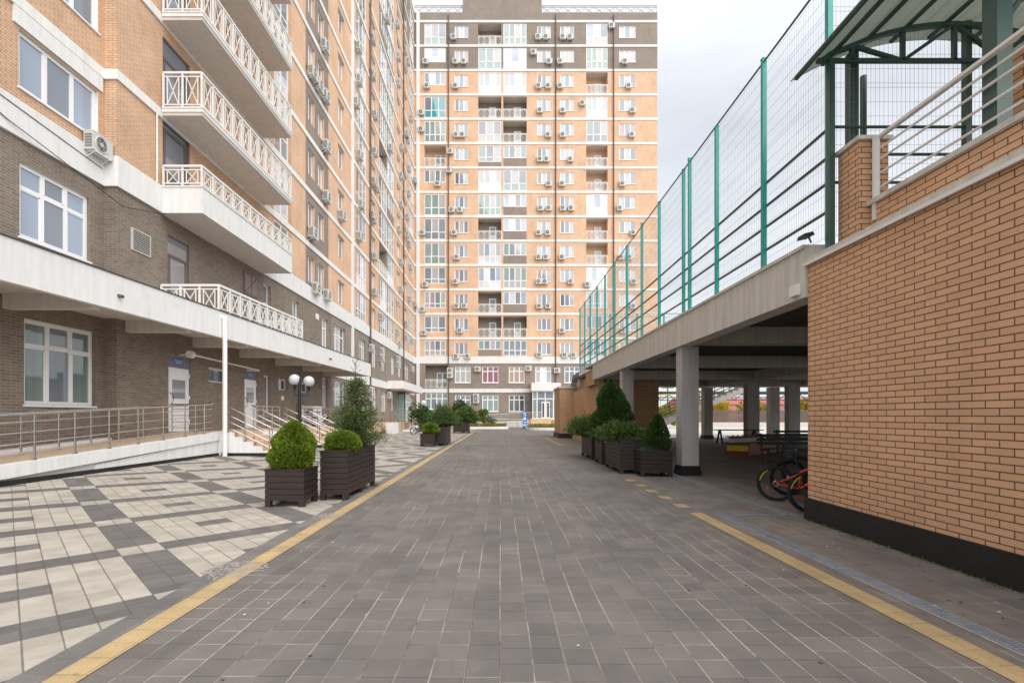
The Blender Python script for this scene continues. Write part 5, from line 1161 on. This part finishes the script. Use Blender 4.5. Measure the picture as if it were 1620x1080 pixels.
# ================================================================ beyond the deck
t = thing('concrete_staircase', 'outdoor concrete staircase with dark railings behind the deck columns', 'stairs', (14, 36, 0))
x0, x1, z1 = 9.2, 18.3, 3.75; m = MB(); n = 22; y0, y1 = 35.6, 37.2
for i in range(n):
    a = x0+(x1-x0)*i/n; b = x0+(x1-x0)*(i+1)/n; zt_ = .05+(z1)*(i+1)/n; zb_ = max(0, z1*(i-1.6)/n); zb2 = max(0, z1*(i-.6)/n)
    m.hexa([(a, y0, zb_), (b, y0, zb2), (b, y1, zb2), (a, y1, zb_), (a, y0, zt_), (b, y0, zt_), (b, y1, zt_), (a, y1, zt_)], 'stone_grey')
m.box(x1, x1+2.5, y0, y1, z1-.15, z1+.05, 'stone_grey'); m.build('flight', t)
for yy in (y0+.05, y1-.05):
    m = MB()
    for h in (.95, .7, .45, .22): m.tube([(x0, yy, .1+h), (x1, yy, z1+.05+h), (x1+2.4, yy, z1+.05+h)], .022, 'black_metal', 6)
    for i in range(0, 9): a = x0+(x1-x0)*i/8; m.tube([(a, yy, .1+z1*i/8), (a, yy, 1.05+z1*i/8)], .025, 'black_metal', 6)
    m.build('railing', t)
m = MB()
for z0, z1_ in ((0, .6),): m.box(11, 60, 64.9, 65.3, z0, z1_, 'concrete_pale')
solo(m, 'low_wall', 'low pale concrete wall under the brown metal fence', 'wall', (30, 65, 0))
t = thing('metal_fence', 'brown upright-slat metal fence beyond the deck', 'fence', (30, 65, .6))
m = MB()
for i in range(300): x = 11+i*.16; m.box(x, x+.12, 65.05, 65.08, .61, 2.2, 'fence_brown')
m.build('slats', t); m = MB()
for z in (.9, 1.9): m.bar((11, 65.1, z), (59, 65.1, z), .05, 'fence_brown')
m.build('rail', t)
m = MB()
for x in range(12, 60, 3): m.bar((x, 65.15, .6), (x, 65.15, 2.25), .08, 'fence_brown')
m.build('post', t)
GT = 'autumn trees beyond the metal fence'
for i, (x, y, h, w, mt, lab) in enumerate(((32, 74, 3.2, 2.6, ('leaf_yellow', 'leaf_yellow'), 'low golden autumn tree beyond the fence, left one'), (38.5, 75, 3.4, 3.0, ('leaf_yellow', 'leaf_rust'), 'low golden autumn tree beyond the fence, middle one'), (46, 76, 3.6, 2.6, ('leaf_rust', 'leaf_yellow'), 'rusty autumn tree beyond the fence, right one'), (20, 60, 2.6, 1.6, ('leaf_bright', 'leaf_yellow'), 'small green tree seen through the staircase railing'))):
    tree('autumn_tree', lab, 'tree', x, y, h, w, .8, 2500, .22, mt, 70+i, GT)
def shed(x0, x1, y0, y1, h, rh, wm, rm, label, nw=0, cat='building'):
    t = thing('long_shed', label, cat, ((x0+x1)/2, (y0+y1)/2, 0)); m = MB(); m.box(x0, x1, y0, y1, 0, h, wm); m.build('wall', t)
    m = MB(); ym = (y0+y1)/2; e = .4
    m.hexa([(x0-e, y0-e, h), (x1+e, y0-e, h), (x1+e, y1+e, h), (x0-e, y1+e, h), (x0-e, ym-.1, h+rh), (x1+e, ym-.1, h+rh), (x1+e, ym+.1, h+rh), (x0-e, ym+.1, h+rh)], rm); m.build('roof', t)
    for i in range(nw):
        x = x0+2+(x1-x0-4)*i/max(1, nw-1); m = MB(); m.box(x, x+1.4, y0-.06, y0-.001, h*.45, h*.8, 'glass_mid'); m.box(x-.1, x+1.5, y0-.04, y0-.002, h*.45-.1, h*.45, 'pvc'); m.build('window', t)
shed(34, 62, 92, 102, 3.6, 1.2, 'wall_pink', 'roof_red', 'long pink-walled shed with a red roof beyond the fence', 7)
shed(60, 80, 84, 96, 6.5, 2.2, 'stone_grey', 'stone_grey', 'pale grey warehouse at the right beyond the fence', 3)
shed(16, 32, 120, 132, 5.0, 1.6, 'white_render', 'concrete', 'white low building far behind the staircase', 5)
t = thing('overhead_pipeline', 'dark overhead pipe bridge crossing behind the fence', 'pipeline', (35, 68, 0))
m = MB(); m.tube([(8, 68, 4.6), (62, 68, 4.6)], .22, 'black_metal', 10); m.tube([(8, 68.6, 4.0), (62, 68.6, 4.0)], .1, 'stone_grey', 8); m.build('pipe', t)
m = MB()
for x in range(8, 62, 2): m.bar((x, 68, 3.6), (x+1, 68, 4.4), .08, 'black_metal'); m.bar((x+1, 68, 4.4), (x+2, 68, 3.6), .08, 'black_metal')
m.bar((8, 68, 3.6), (62, 68, 3.6), .1, 'black_metal'); m.build('truss', t)
for x in (14, 27, 40, 53):
    m = MB(); m.bar((x, 68, 0), (x, 68, 4.4), .25, 'stone_grey'); m.build('support', t)
t = thing('yellow_frame', 'thin yellow gas pipe frame beside the staircase', 'pipe frame', (11.5, 34.6, 0))
m = MB(); m.tube([(11.1, 34.5, 0), (11.1, 34.5, 2.95), (14.5, 34.5, 3.05)], .035, 'yellow_mark', 8); m.build('pipe', t)
t = thing('power_pole', 'distant power pole with cross arms seen left of the column', 'pole', (29.6, 88, 0))
m = MB(); m.tube([(29.6, 88, 0), (29.6, 88, 8)], [.16, .1], 'bark', 8); m.build('pole', t); m = MB()
for z in (6.4, 7.2): m.bar((28.5, 88, z), (30.7, 88, z), .12, 'bark')
for x in (28.6, 29.2, 30.0, 30.6): m.tube([(x, 88, 7.2), (x, 88, 7.5)], .06, 'globe', 6)
m.build('cross_arm', t)
# weeds along the plinth and the drainpipe foot
m = MB()
for i in range(420):
    k_ = R.random()
    if k_ < .55: x, y = 4.37-abs(R.gauss(0, .012)), R.uniform(2, 7.1)
    elif k_ < .8: x, y = -9.7+R.gauss(.0, .1), 16.9+R.gauss(0, .12)
    else: x, y = -2.68+R.gauss(0, .02), 10.5+R.gauss(0, .15)
    z = hgt(x); h = .02+.03*R.random(); m.poly([(x-.006, y, z), (x+.006, y, z), (x+R.gauss(0, .02), y+R.gauss(0, .02), z+h)], 'leaf_juniper')
solo(m, 'weeds', 'sparse weeds in the joints beside plinth and drainpipe', 'weeds', kind='stuff')
m = MB()
for i in range(60):
    x, y = R.choice([(R.uniform(-2.2, 2.8), R.uniform(2.2, 9)), (R.uniform(3.4, 4.3), R.uniform(3, 8))]); a = R.random()*6; s_ = .004+.006*R.random()
    m.prism([(x+s_*math.cos(a+q)*1.5, y+s_*math.sin(a+q)) for q in (0, 1.6, 3.1, 4.7)], .002, .004+s_*.4, R.choice(('concrete', 'leaf_rust', 'bark', 'bark')))
solo(m, 'litter', 'tiny scraps and leaves scattered on the paving', 'litter', kind='stuff')
# chalky worn patches along the yellow line
for (x, y, sx, sy) in ((-2.58, 4.8, .30, .14), (-2.60, 7.35, .2, .13)):
    m = MB(); rr = random.Random(int(y*10))
    for i in range(420):
        a = rr.random()*6.28; q = rr.random()**.6; px, py = x+sx*q*math.cos(a), y+sy*2*q*math.sin(a); s_ = .004+.010*rr.random()
        m.poly([(px+s_*math.cos(a+t_)*1.4, py+s_*math.sin(a+t_), .0065+i*1e-6) for t_ in (0, 1.3, 2.6, 3.9, 5.1)], 'grout_pale')
    tag(m.build('mortar_stain'), kind='structure')
for o in bpy.data.objects:
    if '_o' in o: del o['_o']
